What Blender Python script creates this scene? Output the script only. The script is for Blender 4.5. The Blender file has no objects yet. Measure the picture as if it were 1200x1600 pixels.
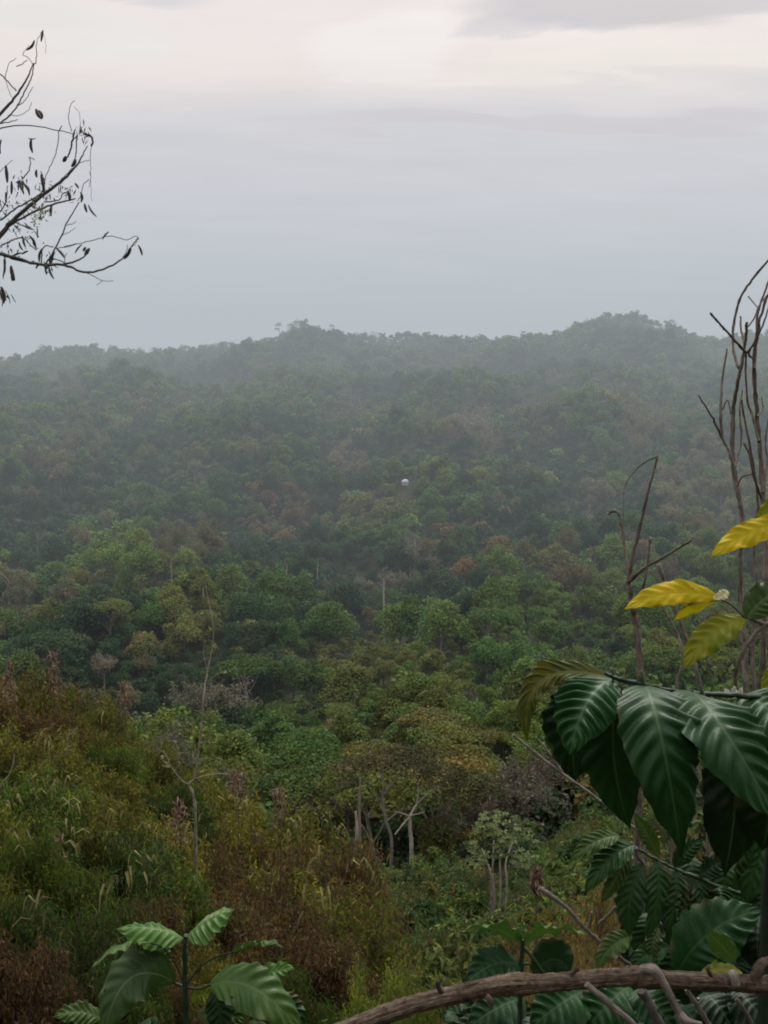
import bpy, math, random
import numpy as np
from mathutils import Vector
R = math.radians
rng = np.random.default_rng(11)
random.seed(5)
scene = bpy.context.scene
col = scene.collection

# ------------------------------------------------------------------ camera model
F_PX = 1648.0
PITCH = math.atan(200 / F_PX)
FW = np.array([0, math.cos(PITCH), -math.sin(PITCH)])
UP = np.array([0, math.sin(PITCH), math.cos(PITCH)])
RT = np.array([1.0, 0, 0])

def at(px, py, d):
    """World point seen at photo position (px, py) at depth d metres."""
    return d * (FW + (px - 600) / F_PX * RT + (800 - py) / F_PX * UP)

def proj(p):
    p = np.asarray(p, float)
    d = p @ FW
    return 600 + (p @ RT) / d * F_PX, 800 - (p @ UP) / d * F_PX, d

cam = bpy.data.cameras.new('camera')
cam_ob = bpy.data.objects.new('camera', cam)
col.objects.link(cam_ob)
cam.sensor_fit = 'HORIZONTAL'
cam.sensor_width = 36
cam.lens = F_PX / 1200 * 36
cam.clip_start = 0.05
cam.clip_end = 20000
cam_ob.rotation_euler = (R(90) - PITCH, 0, 0)
scene.camera = cam_ob

# ------------------------------------------------------------------ object helpers
def tag(o, label=None, cat=None, group=None, kind=None):
    if label: o['label'] = label
    if cat: o['category'] = cat
    if group: o['group'] = group
    if kind: o['kind'] = kind
    return o

def empty(name, loc, label, cat, group=None, rz=0):
    o = bpy.data.objects.new(name, None)
    o.empty_display_size = 0.2
    col.objects.link(o)
    o.location = [float(v) for v in loc]
    o.rotation_euler = (0, 0, rz)
    return tag(o, label, cat, group)

class MB:
    """Collects quads and triangles with a per-vertex tint and an optional uv."""
    def __init__(s):
        s.v, s.c, s.uv, s.f = [], [], [], []
        s.n = 0
    def add(s, v, f, tint=(1, 1, 1), uv=None):
        v = np.asarray(v, float).reshape(-1, 3)
        f = np.asarray(f, int)
        t = np.asarray(tint, float)
        if t.ndim == 1: t = np.broadcast_to(t, (len(v), 3))
        s.v.append(v); s.c.append(t)
        s.uv.append(np.zeros((len(v), 2)) if uv is None else np.asarray(uv, float))
        s.f.append(f + s.n)
        s.n += len(v)
    def tube(s, pts, rad, sides=7, tint=(1, 1, 1), smooth=True, rough=0.0, cap=True):
        pts = np.asarray(pts, float)
        rad = np.asarray(rad, float) if np.ndim(rad) else np.full(len(pts), float(rad))
        if smooth and len(pts) > 2:
            pts, rad = catmull(pts, rad)
        n = len(pts)
        tg = np.gradient(pts, axis=0)
        tg /= np.linalg.norm(tg, axis=1)[:, None] + 1e-9
        ref = np.array([0.31, 0.9, 0.2])
        a = np.cross(tg, ref); a /= np.linalg.norm(a, axis=1)[:, None] + 1e-9
        b = np.cross(tg, a)
        th = np.linspace(0, 2 * np.pi, sides, endpoint=False)
        rr = rad[:, None] * (1 + rough * rng.normal(size=(n, sides))) if rough else np.repeat(rad[:, None], sides, 1)
        v = pts[:, None] + (a[:, None] * np.cos(th)[None, :, None] + b[:, None] * np.sin(th)[None, :, None]) * rr[:, :, None]
        L = np.concatenate([[0], np.cumsum(np.linalg.norm(np.diff(pts, axis=0), axis=1))])
        uv = np.stack([np.repeat(L[:, None], sides, 1), np.repeat(th[None] / 6.283, n, 0)], 2).reshape(-1, 2)
        i = np.arange(n - 1)[:, None] * sides; j = np.arange(sides)[None]; k = (j + 1) % sides
        f = np.stack([i + j, i + k, i + sides + k, i + sides + j], 2).reshape(-1, 4)
        s.add(v.reshape(-1, 3), f, tint, uv)
        if cap:
            for q, sg in ((0, 1), (n - 1, -1)):
                c = pts[q]
                ring = v[q]
                vv = np.concatenate([[c], ring])
                ff = [(0, 1 + jj, 1 + (jj + 1) % sides)[::sg] for jj in range(sides)]
                s.add(vv, np.array(ff), tint)
    def mesh(s, name, mat, smooth=False):
        me = bpy.data.meshes.new(name)
        if not s.v:
            return me
        v = np.concatenate(s.v); c = np.concatenate(s.c); uv = np.concatenate(s.uv)
        sizes = np.concatenate([np.full(len(f), f.shape[1]) for f in s.f])
        loops = np.concatenate([f.ravel() for f in s.f]).astype(np.int32)
        me.vertices.add(len(v)); me.vertices.foreach_set('co', v.astype(np.float32).ravel())
        me.loops.add(len(loops)); me.loops.foreach_set('vertex_index', loops)
        me.polygons.add(len(sizes))
        st = np.concatenate([[0], np.cumsum(sizes)[:-1]]).astype(np.int32)
        me.polygons.foreach_set('loop_start', st)
        me.polygons.foreach_set('loop_total', sizes.astype(np.int32))
        me.polygons.foreach_set('use_smooth', np.full(len(sizes), smooth))
        me.update(calc_edges=True)
        at_ = me.color_attributes.new('tint', 'FLOAT_COLOR', 'POINT')
        at_.data.foreach_set('color', np.concatenate([c, np.ones((len(c), 1))], 1).astype(np.float32).ravel())
        ul = me.uv_layers.new(name='UVMap')
        ul.data.foreach_set('uv', uv[loops].astype(np.float32).ravel())
        me.materials.append(mat)
        me.validate()
        return me
    def build(s, name, mat, parent=None, smooth=False):
        o = bpy.data.objects.new(name, s.mesh(name, mat, smooth))
        col.objects.link(o)
        if parent: o.parent = parent
        return o

def catmull(p, r, k=5):
    P = np.concatenate([[2 * p[0] - p[1]], p, [2 * p[-1] - p[-2]]])
    out, ro = [], []
    for i in range(1, len(P) - 2):
        for t in np.linspace(0, 1, k, endpoint=False):
            a, b, c, d = P[i - 1], P[i], P[i + 1], P[i + 2]
            out.append(0.5 * ((2 * b) + (c - a) * t + (2 * a - 5 * b + 4 * c - d) * t * t + (3 * b - a - 3 * c + d) * t ** 3))
            ro.append(r[i - 1] * (1 - t) + r[i] * t)
    out.append(p[-1]); ro.append(r[-1])
    return np.array(out), np.array(ro)

def cards(mb, pos, nrm, tan, length, width, tint, bend=0.0):
    """Leaf-shaped faces: a rhombus (two triangles folded on the midrib)."""
    pos = np.asarray(pos); m = len(pos)
    nrm = nrm / (np.linalg.norm(nrm, axis=1)[:, None] + 1e-9)
    tan = tan - nrm * np.sum(tan * nrm, 1)[:, None]
    tan /= np.linalg.norm(tan, axis=1)[:, None] + 1e-9
    b = np.cross(nrm, tan)
    L = np.broadcast_to(np.asarray(length, float), (m,))[:, None] * .5
    W = np.broadcast_to(np.asarray(width, float), (m,))[:, None] * .5
    v = np.stack([pos - tan * L, pos + b * W + nrm * bend * W - tan * L * .15, pos + tan * L - nrm * bend * L, pos - b * W + nrm * bend * W - tan * L * .15], 1)
    i = np.arange(m)[:, None] * 4
    f = np.concatenate([i + np.array([[0, 2, 1]]), i + np.array([[0, 3, 2]])])
    mb.add(v.reshape(-1, 3), f, np.repeat(np.asarray(tint), 4, 0))

def unit(n, g=rng):
    d = g.normal(size=(n, 3))
    return d / np.linalg.norm(d, axis=1)[:, None]

# ------------------------------------------------------------------ materials
def new_mat(name):
    m = bpy.data.materials.new(name); m.use_nodes = True
    nt = m.node_tree; nt.nodes.clear()
    return m, nt, nt.nodes, nt.links

def mat_foliage(name, rough=.6, spec=.25, transl=.3):
    m, nt, N, L = new_mat(name)
    out = N.new('ShaderNodeOutputMaterial')
    a = N.new('ShaderNodeAttribute'); a.attribute_name = 'tint'
    oi = N.new('ShaderNodeObjectInfo')
    mul = N.new('ShaderNodeMix'); mul.data_type = 'RGBA'; mul.blend_type = 'MULTIPLY'; mul.inputs[0].default_value = 1
    L.new(a.outputs['Color'], mul.inputs[6]); L.new(oi.outputs['Color'], mul.inputs[7])
    p = N.new('ShaderNodeBsdfPrincipled'); p.inputs['Roughness'].default_value = rough
    p.inputs['Specular IOR Level'].default_value = spec
    L.new(mul.outputs[2], p.inputs['Base Color'])
    if transl:
        t = N.new('ShaderNodeBsdfTranslucent'); L.new(mul.outputs[2], t.inputs['Color'])
        mx = N.new('ShaderNodeMixShader'); mx.inputs[0].default_value = transl
        L.new(p.outputs[0], mx.inputs[1]); L.new(t.outputs[0], mx.inputs[2]); L.new(mx.outputs[0], out.inputs[0])
    else:
        L.new(p.outputs[0], out.inputs[0])
    return m

def mat_bark(name, c0, c1, scale=30, stretch=6, rough=.85, bump=.4, dist=.002, vfreq=6, peel=None):
    m, nt, N, L = new_mat(name)
    out = N.new('ShaderNodeOutputMaterial'); p = N.new('ShaderNodeBsdfPrincipled')
    uv = N.new('ShaderNodeUVMap'); uv.uv_map = 'UVMap'
    mp = N.new('ShaderNodeMapping'); mp.inputs['Scale'].default_value = (scale / stretch, vfreq, 1)
    L.new(uv.outputs[0], mp.inputs[0])
    n1 = N.new('ShaderNodeTexNoise'); n1.inputs['Scale'].default_value = 1.6; n1.inputs['Detail'].default_value = 6
    n1.inputs['Distortion'].default_value = .6
    L.new(mp.outputs[0], n1.inputs['Vector'])
    tc = N.new('ShaderNodeTexCoord')
    n2 = N.new('ShaderNodeTexNoise'); n2.inputs['Scale'].default_value = scale * .6; n2.inputs['Detail'].default_value = 5
    L.new(tc.outputs['Object'], n2.inputs['Vector'])
    mx = N.new('ShaderNodeMath'); mx.operation = 'MULTIPLY_ADD'; mx.inputs[1].default_value = .6
    mm = N.new('ShaderNodeMath'); mm.operation = 'MULTIPLY'; mm.inputs[1].default_value = .45
    L.new(n2.outputs[0], mm.inputs[0]); L.new(n1.outputs[0], mx.inputs[0]); L.new(mm.outputs[0], mx.inputs[2])
    r = N.new('ShaderNodeValToRGB')
    r.color_ramp.elements[0].position = .36; r.color_ramp.elements[0].color = (*c0, 1)
    r.color_ramp.elements[1].position = .68; r.color_ramp.elements[1].color = (*c1, 1)
    L.new(mx.outputs[0], r.inputs[0])
    src = r.outputs[0]
    if peel:
        mp2 = N.new('ShaderNodeMapping'); mp2.inputs['Scale'].default_value = (16, 5, 1); L.new(uv.outputs[0], mp2.inputs[0])
        n4 = N.new('ShaderNodeTexNoise'); n4.inputs['Scale'].default_value = 1.0; n4.inputs['Detail'].default_value = 8; n4.inputs['Roughness'].default_value = .7
        L.new(mp2.outputs[0], n4.inputs['Vector'])
        mr = N.new('ShaderNodeMapRange'); mr.inputs[1].default_value = .55; mr.inputs[2].default_value = .63; L.new(n4.outputs[0], mr.inputs[0])
        m5 = N.new('ShaderNodeMath'); m5.operation = 'MULTIPLY'; L.new(mr.outputs[0], m5.inputs[0]); L.new(mx.outputs[0], m5.inputs[1])
        pm = N.new('ShaderNodeMix'); pm.data_type = 'RGBA'; L.new(m5.outputs[0], pm.inputs[0]); L.new(r.outputs[0], pm.inputs[6]); pm.inputs[7].default_value = (*peel, 1)
        dk = N.new('ShaderNodeMapRange'); dk.inputs[1].default_value = .30; dk.inputs[2].default_value = .42; dk.inputs[3].default_value = .35; dk.inputs[4].default_value = 1; L.new(n4.outputs[0], dk.inputs[0])
        pd = N.new('ShaderNodeMix'); pd.data_type = 'RGBA'; pd.blend_type = 'MULTIPLY'; pd.inputs[0].default_value = 1
        L.new(pm.outputs[2], pd.inputs[6]); L.new(dk.outputs[0], pd.inputs[7]); src = pd.outputs[2]
    a = N.new('ShaderNodeAttribute'); a.attribute_name = 'tint'
    mul = N.new('ShaderNodeMix'); mul.data_type = 'RGBA'; mul.blend_type = 'MULTIPLY'; mul.inputs[0].default_value = 1
    L.new(src, mul.inputs[6]); L.new(a.outputs['Color'], mul.inputs[7])
    L.new(mul.outputs[2], p.inputs['Base Color'])
    p.inputs['Roughness'].default_value = rough; p.inputs['Specular IOR Level'].default_value = .2
    bp = N.new('ShaderNodeBump'); bp.inputs['Strength'].default_value = bump; bp.inputs['Distance'].default_value = dist
    L.new(mx.outputs[0], bp.inputs['Height']); L.new(bp.outputs[0], p.inputs['Normal'])
    L.new(p.outputs[0], out.inputs[0])
    return m

def mat_leaf(name, base, vein, blotch, rough=.38, transl=.12, vein_w=.07, vein_amt=.5, coat=.0, spec=.5):
    """Leaf blade: uv.x counts side veins, uv.y runs -1..1 across the blade."""
    m, nt, N, L = new_mat(name)
    out = N.new('ShaderNodeOutputMaterial'); p = N.new('ShaderNodeBsdfPrincipled')
    uv = N.new('ShaderNodeUVMap'); uv.uv_map = 'UVMap'
    sx = N.new('ShaderNodeSeparateXYZ'); L.new(uv.outputs[0], sx.inputs[0])
    ab = N.new('ShaderNodeMath'); ab.operation = 'ABSOLUTE'; L.new(sx.outputs[1], ab.inputs[0])
    mid = N.new('ShaderNodeMapRange'); mid.inputs[1].default_value = .018; mid.inputs[2].default_value = .055
    mid.inputs[3].default_value = .6; mid.inputs[4].default_value = 0
    L.new(ab.outputs[0], mid.inputs[0])
    fr = N.new('ShaderNodeMath'); fr.operation = 'FRACT'; L.new(sx.outputs[0], fr.inputs[0])
    s5 = N.new('ShaderNodeMath'); s5.operation = 'SUBTRACT'; s5.inputs[1].default_value = .5; L.new(fr.outputs[0], s5.inputs[0])
    a5 = N.new('ShaderNodeMath'); a5.operation = 'ABSOLUTE'; L.new(s5.outputs[0], a5.inputs[0])
    vn = N.new('ShaderNodeMapRange'); vn.inputs[1].default_value = vein_w * .4; vn.inputs[2].default_value = vein_w
    vn.inputs[3].default_value = vein_amt; vn.inputs[4].default_value = 0
    L.new(a5.outputs[0], vn.inputs[0])
    mxv = N.new('ShaderNodeMath'); mxv.operation = 'MAXIMUM'; L.new(mid.outputs[0], mxv.inputs[0]); L.new(vn.outputs[0], mxv.inputs[1])
    tc = N.new('ShaderNodeTexCoord')
    n1 = N.new('ShaderNodeTexNoise'); n1.inputs['Scale'].default_value = 22; n1.inputs['Detail'].default_value = 5
    L.new(tc.outputs['Object'], n1.inputs['Vector'])
    r = N.new('ShaderNodeValToRGB')
    r.color_ramp.elements[0].position = .35; r.color_ramp.elements[0].color = (*base, 1)
    r.color_ramp.elements[1].position = .75; r.color_ramp.elements[1].color = (*blotch, 1)
    L.new(n1.outputs[0], r.inputs[0])
    a = N.new('ShaderNodeAttribute'); a.attribute_name = 'tint'
    mul = N.new('ShaderNodeMix'); mul.data_type = 'RGBA'; mul.blend_type = 'MULTIPLY'; mul.inputs[0].default_value = 1
    L.new(r.outputs[0], mul.inputs[6]); L.new(a.outputs['Color'], mul.inputs[7])
    mx = N.new('ShaderNodeMix'); mx.data_type = 'RGBA'
    L.new(mxv.outputs[0], mx.inputs[0]); L.new(mul.outputs[2], mx.inputs[6]); mx.inputs[7].default_value = (*vein, 1)
    # small dark specks and nibbles of age
    n2 = N.new('ShaderNodeTexVoronoi'); n2.inputs['Scale'].default_value = 85; L.new(tc.outputs['Object'], n2.inputs['Vector'])
    sp = N.new('ShaderNodeMapRange'); sp.inputs[1].default_value = .06; sp.inputs[2].default_value = .13; sp.inputs[3].default_value = .75; sp.inputs[4].default_value = 0
    L.new(n2.outputs['Distance'], sp.inputs[0])
    mk = N.new('ShaderNodeMapRange'); mk.inputs[1].default_value = .52; mk.inputs[2].default_value = .62; L.new(n1.outputs[0], mk.inputs[0])
    sm = N.new('ShaderNodeMath'); sm.operation = 'MULTIPLY'; L.new(sp.outputs[0], sm.inputs[0]); L.new(mk.outputs[0], sm.inputs[1])
    m3 = N.new('ShaderNodeMix'); m3.data_type = 'RGBA'; L.new(sm.outputs[0], m3.inputs[0]); L.new(mx.outputs[2], m3.inputs[6]); m3.inputs[7].default_value = (.03, .022, .01, 1)
    n5 = N.new('ShaderNodeTexNoise'); n5.inputs['Scale'].default_value = 13; n5.inputs['Detail'].default_value = 7; L.new(tc.outputs['Object'], n5.inputs['Vector'])
    e1 = N.new('ShaderNodeMapRange'); e1.inputs[1].default_value = .45; e1.inputs[2].default_value = 1.0; e1.inputs[4].default_value = .22; L.new(ab.outputs[0], e1.inputs[0])
    e2 = N.new('ShaderNodeMath'); e2.operation = 'ADD'; L.new(n5.outputs[0], e2.inputs[0]); L.new(e1.outputs[0], e2.inputs[1])
    e3 = N.new('ShaderNodeMapRange'); e3.inputs[1].default_value = .74; e3.inputs[2].default_value = .80; e3.inputs[4].default_value = .8; L.new(e2.outputs[0], e3.inputs[0])
    m6 = N.new('ShaderNodeMix'); m6.data_type = 'RGBA'; L.new(e3.outputs[0], m6.inputs[0]); L.new(m3.outputs[2], m6.inputs[6])
    m6.inputs[7].default_value = (*[.35 * q + .65 * w_ for q, w_ in zip(vein, (.075, .055, .022))], 1)
    m3 = m6
    L.new(m3.outputs[2], p.inputs['Base Color'])
    rr = N.new('ShaderNodeMapRange'); rr.inputs[3].default_value = rough - .08; rr.inputs[4].default_value = rough + .16; L.new(n1.outputs[0], rr.inputs[0])
    L.new(rr.outputs[0], p.inputs['Roughness']); p.inputs['Specular IOR Level'].default_value = spec
    bp = N.new('ShaderNodeBump'); bp.inputs['Strength'].default_value = .25; bp.inputs['Distance'].default_value = .002
    n3 = N.new('ShaderNodeTexNoise'); n3.inputs['Scale'].default_value = 120; n3.inputs['Detail'].default_value = 4; L.new(tc.outputs['Object'], n3.inputs['Vector'])
    L.new(n3.outputs[0], bp.inputs['Height']); L.new(bp.outputs[0], p.inputs['Normal'])
    t = N.new('ShaderNodeBsdfTranslucent'); L.new(m3.outputs[2], t.inputs['Color'])
    ms = N.new('ShaderNodeMixShader'); ms.inputs[0].default_value = transl
    L.new(p.outputs[0], ms.inputs[1]); L.new(t.outputs[0], ms.inputs[2]); L.new(ms.outputs[0], out.inputs[0])
    return m

def mat_ground():
    m, nt, N, L = new_mat('ground_cover')
    out = N.new('ShaderNodeOutputMaterial'); p = N.new('ShaderNodeBsdfPrincipled'); p.inputs['Roughness'].default_value = .95
    p.inputs['Specular IOR Level'].default_value = .1
    tc = N.new('ShaderNodeTexCoord')
    n1 = N.new('ShaderNodeTexNoise'); n1.inputs['Scale'].default_value = .25; n1.inputs['Detail'].default_value = 10; L.new(tc.outputs['Object'], n1.inputs['Vector'])
    r = N.new('ShaderNodeValToRGB')
    e = r.color_ramp.elements
    e[0].position = .3; e[0].color = (.012, .02, .008, 1); e[1].position = .7; e[1].color = (.05, .04, .02, 1)
    x = e.new(.5); x.color = (.025, .035, .013, 1)
    L.new(n1.outputs[0], r.inputs[0]); L.new(r.outputs[0], p.inputs['Base Color'])
    bp = N.new('ShaderNodeBump'); bp.inputs['Distance'].default_value = .3; L.new(n1.outputs[0], bp.inputs['Height']); L.new(bp.outputs[0], p.inputs['Normal'])
    L.new(p.outputs[0], out.inputs[0])
    return m

def mat_plain(name, c, rough=.7, spec=.3, noise=.25, scale=12):
    m, nt, N, L = new_mat(name)
    out = N.new('ShaderNodeOutputMaterial'); p = N.new('ShaderNodeBsdfPrincipled')
    tc = N.new('ShaderNodeTexCoord'); n1 = N.new('ShaderNodeTexNoise'); n1.inputs['Scale'].default_value = scale; n1.inputs['Detail'].default_value = 5
    L.new(tc.outputs['Object'], n1.inputs['Vector'])
    r = N.new('ShaderNodeValToRGB')
    r.color_ramp.elements[0].position = .3; r.color_ramp.elements[0].color = (*[k * (1 - noise) for k in c], 1)
    r.color_ramp.elements[1].position = .7; r.color_ramp.elements[1].color = (*[min(1, k * (1 + noise)) for k in c], 1)
    L.new(n1.outputs[0], r.inputs[0])
    L.new(r.outputs[0], p.inputs['Base Color']); p.inputs['Roughness'].default_value = rough; p.inputs['Specular IOR Level'].default_value = spec
    L.new(p.outputs[0], out.inputs[0])
    return m

M_CROWN = mat_foliage('tree_foliage', rough=.8, spec=.05, transl=.25)
M_BUSH = mat_foliage('bush_foliage', rough=.65, spec=.12, transl=.3)
M_TRUNK = mat_bark('grey_trunk_bark', (.10, .085, .07), (.25, .22, .19), scale=4, stretch=5, dist=.02)
M_PALE = mat_bark('pale_trunk_bark', (.15, .128, .105), (.40, .36, .31), scale=4, stretch=5, dist=.02)
M_TWIG = mat_bark('brown_twig_bark', (.05, .038, .031), (.22, .175, .145), scale=90, stretch=6, dist=.002)
M_GREYTWIG = mat_bark('grey_twig_bark', (.05, .04, .034), (.26, .22, .19), scale=110, stretch=7, dist=.002)
M_LIMB = mat_bark('dark_limb_bark', (.045, .042, .039), (.125, .115, .107), scale=30, stretch=5, dist=.004)
M_POLE = mat_bark('fibrous_dead_bark', (.014, .009, .006), (.25, .175, .125), scale=170, stretch=7, bump=1.0, dist=.008, vfreq=26, peel=(.40, .31, .235))
M_POD = mat_plain('dry_pod', (.06, .053, .05), .7)
M_DRYLEAF = mat_foliage('dry_leaves', rough=.75, spec=.15, transl=.25)
M_GREENSTEM = mat_plain('green_stem', (.028, .05, .02), .5, .4, .4, 40)
M_STEMDARK = mat_plain('dark_green_stem', (.014, .028, .016), .5, .4, .4, 40)
M_COFFEE = mat_leaf('dark_glossy_leaf', (.0075, .036, .0075), (.06, .11, .04), (.012, .048, .010), rough=.43, transl=.05, vein_amt=.05, spec=.22)
M_COFFEE_OLD = mat_leaf('yellowing_leaf_back', (.06, .085, .014), (.16, .17, .05), (.13, .12, .02), rough=.5, transl=.2)
M_GREEN = mat_leaf('green_leaf', (.011, .040, .009), (.045, .085, .03), (.021, .058, .011), rough=.45, transl=.15, vein_amt=.10, spec=.25)  # the leaves' own green
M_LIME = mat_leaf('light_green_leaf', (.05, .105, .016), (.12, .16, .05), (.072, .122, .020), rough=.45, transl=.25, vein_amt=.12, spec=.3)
M_YOUNG = mat_leaf('young_green_leaf', (.040, .092, .018), (.12, .17, .06), (.062, .115, .022), rough=.42, transl=.2, vein_amt=.15, spec=.3)
M_YELLOW = mat_leaf('yellow_leaf', (.56, .40, .005), (.40, .32, .01), (.42, .35, .006), rough=.5, transl=.35, vein_amt=.12, spec=.15)
M_YELGREEN = mat_leaf('yellow_green_leaf', (.11, .16, .008), (.20, .22, .03), (.24, .22, .01), rough=.48, transl=.3, vein_amt=.15, spec=.18)
M_PETAL = mat_plain('white_petal', (.75, .74, .68), .6, .2, .05, 30)
M_CREAM = mat_plain('withered_cream_leaf', (.46, .42, .22), .6, .2, .3, 90)
M_WHITE = mat_plain('white_painted_sheet', (.8, .8, .79), .6, .3, .06, 2)
M_HUTWALL = mat_plain('weathered_wall', (.4, .39, .36), .8, .2, .2, 2)

# ------------------------------------------------------------------ terrain
KY = np.array([-60, -9, -2, 0, 1.5, 3, 5, 8, 15, 25, 40, 60, 90, 125, 180, 260, 350, 460, 580, 750, 950, 1080, 1500, 2400, 3500, 4500, 9000.])
KZ = np.array([46, 4.5, -.9, -1.6, -2.1, -3.4, -5.2, -7.6, -12.0, -17.5, -25, -35, -48, -62, -74, -82, -79, -69, -48, -14, 0, -14, -75, -70, -10, -40, -60.])  # unseen slope behind the camera, raised to block sky reflections on the leaves
RPX = np.array([-500, -120, 0, 80, 150, 300, 430, 480, 540, 600, 700, 800, 860, 910, 980, 1030, 1100, 1200, 1400, 1900])
RRW = np.array([600, 575, 568, 551, 547, 556, 533, 514, 523, 525, 535, 534, 531, 504, 495, 511, 535, 522, 536, 560])
RIDGE = (600 - RRW) / F_PX
def terrain(x, y):
    x = np.asarray(x, float); y = np.asarray(y, float)
    z = np.interp(y, KY, KZ)
    a = np.where(y > 1, x / np.maximum(y, 1), 0) * F_PX + 600
    ridge = np.interp(a, RPX, RIDGE) * 950 - 4.0
    w = np.exp(-((y - 950) / 125.) ** 2)
    z = z + ridge * w
    # crest of the right middle hill, with a dip behind
    def g(cx, cy, sx, sy): return np.exp(-((x - cx) / sx) ** 2 - ((y - cy) / sy) ** 2)
    z = z + 6 * g(75, 600, 55, 45) + 6 * g(128, 640, 36, 60) + 5 * g(178, 600, 36, 50) + 6 * g(30, 585, 30, 40) + 5 * g(225, 660, 45, 70) - 5 * g(105, 560, 14, 70) - 5 * g(158, 600, 13, 70)
    z = z + 12 * g(-235, 590, 55, 50) + 6 * g(-150, 560, 36, 40) + 5 * g(-70, 600, 36, 50) - 5 * g(-185, 560, 14, 70) - 4 * g(-20, 640, 18, 80)
    z = z + 6 * g(-60, 720, 45, 40) + 6 * g(60, 745, 40, 40) + 7 * g(150, 770, 45, 40) + 6 * g(-190, 750, 50, 40) + 7 * g(-110, 840, 50, 40) + 8 * g(90, 850, 50, 40) + 6 * g(230, 840, 50, 50) - 6 * g(20, 830, 24, 90)
    z = z + 5 * np.exp(-((y - 680) / 120.) ** 2)
    z = z + 9 * g(-90, 330, 50, 40) + 8 * g(85, 300, 45, 45) + 6 * g(40, 430, 60, 40) - 5 * g(10, 380, 40, 30)
    z = z + 9 * g(12, 512, 22, 30)
    far = np.clip((y - 90) / 150, 0, 1) * np.clip((1000 - y) / 100, .15, 1)
    z = z + far * (1.6 * np.sin(x / 9.5 + 1.9 * np.sin(y / 14.)) * np.sin(y / 12. + 1.2 * np.sin(x / 21.)) + 3.2 * np.sin(x / 17. + 1.3 * np.sin(y / 31.)) + 2.4 * np.sin(y / 19. + 1.1 * np.sin(x / 27.)) + 2 * np.sin((x + y) / 38.))
    # near spur on the left that carries the thicket
    sp = np.interp(y, [4, 9, 16, 24, 34, 55], [0, 1.6, 4.2, 7.5, 8.0, 0])
    z = z + sp / (1 + np.exp((x + 3.6 + .06 * (y - 15)) / 1.3))
    # a faint far hill to the left, beyond the ridge
    z = z + 235 * np.exp(-((x + 1750) / 800) ** 2 - ((y - 3700) / 450) ** 2)
    return z

def make_ground():
    ys = np.concatenate([np.linspace(-60, -2, 12), np.linspace(-1, 40, 60), np.geomspace(42, 1200, 150), np.geomspace(1230, 9000, 40)])
    ts = np.linspace(-1, 1, 121)
    W = 25 + 0.75 * np.abs(ys)
    X = ts[None] * W[:, None]; Y = np.repeat(ys[:, None], len(ts), 1)
    Z = terrain(X, Y)
    mb = MB()
    n, k = X.shape
    i = np.arange(n - 1)[:, None] * k + np.arange(k - 1)[None]
    f = np.stack([i, i + 1, i + k + 1, i + k], 2).reshape(-1, 4)
    mb.add(np.stack([X, Y, Z], 2).reshape(-1, 3), f)
    return tag(mb.build('ground', mat_ground(), smooth=True), kind='structure')
make_ground()

# ------------------------------------------------------------------ tree prototypes
def crown_mb(g, rx, rz, zc, nl, leaves, size, flat=0.0, lobe=(.32, .5), droop=0.0, core=True):
    """Foliage in lobes around a limb skeleton; returns MB and lobe centres."""
    mb = MB(); cs = []
    for i in range(nl):
        th = i * 2.4 + g.uniform(-.4, .4); q = math.sqrt((i + .5) / nl) * .72
        h = (1 - q * q) * .62 + g.uniform(-.75, .15) * (1 if flat == 0 else .4)
        cs.append(np.array([rx * q * math.cos(th), rx * q * math.sin(th), zc + rz * (h if flat == 0 else h * (1 - flat))]))
    per = leaves // nl
    for c in cs:
        r = rx * g.uniform(*lobe)
        br = g.uniform(.86, 1.14); hue = g.uniform(-.14, .14)
        d = unit(per, g)
        d[:, 2] = np.where(d[:, 2] < -.55, -d[:, 2] * .8, d[:, 2])
        rad = r * g.uniform(.55, 1.06, per) ** .6
        # broken outline: knots of leaves
        kn = unit(9, g); cl = np.max(d @ kn.T, 1)
        rad *= .78 + .3 * np.clip((cl - .6) / .4, 0, 1)
        pos = c + d * rad[:, None] * np.array([1, 1, .72 * rz / rx + .15])
        nrm = d * .7 + unit(per, g) * .8 + np.array([0, 0, .45])
        tan = unit(per, g) + np.array([0, 0, -droop])
        b = br * g.uniform(.72, 1.28, per)
        t = np.stack([b * (1 + hue + g.uniform(-.1, .1, per)), b, b * (1 - hue * .5)], 1)
        s = size * g.uniform(.7, 1.35, per)
        cards(mb, pos, nrm, tan, s, s * .62, t, bend=.15)
    return mb, cs

def trunk_mb(g, h, r, cs, lean=.4, forks=5, sides=6):
    mb = MB()
    top = np.array([g.uniform(-lean, lean), g.uniform(-lean, lean), h])
    pts = np.array([[0, 0, -1.2], [top[0] * .2, top[1] * .3, h * .35], [top[0] * .6, top[1] * .5, h * .7], top])
    mb.tube(pts, np.array([r * 1.35, r, r * .8, r * .55]), sides)
    order = list(range(len(cs))); g.shuffle(order)
    for k in order[:forks]:
        c = cs[k]
        s = pts[2] * g.uniform(.75, 1) if g.random() < .5 else top
        m = (s + c) / 2 + np.array([0, 0, -.12 * h * g.random()])
        mb.tube(np.array([s, m, c + (c - s) * .12]), np.array([r * .5, r * .32, r * .12]), 5)
    return mb

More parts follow.
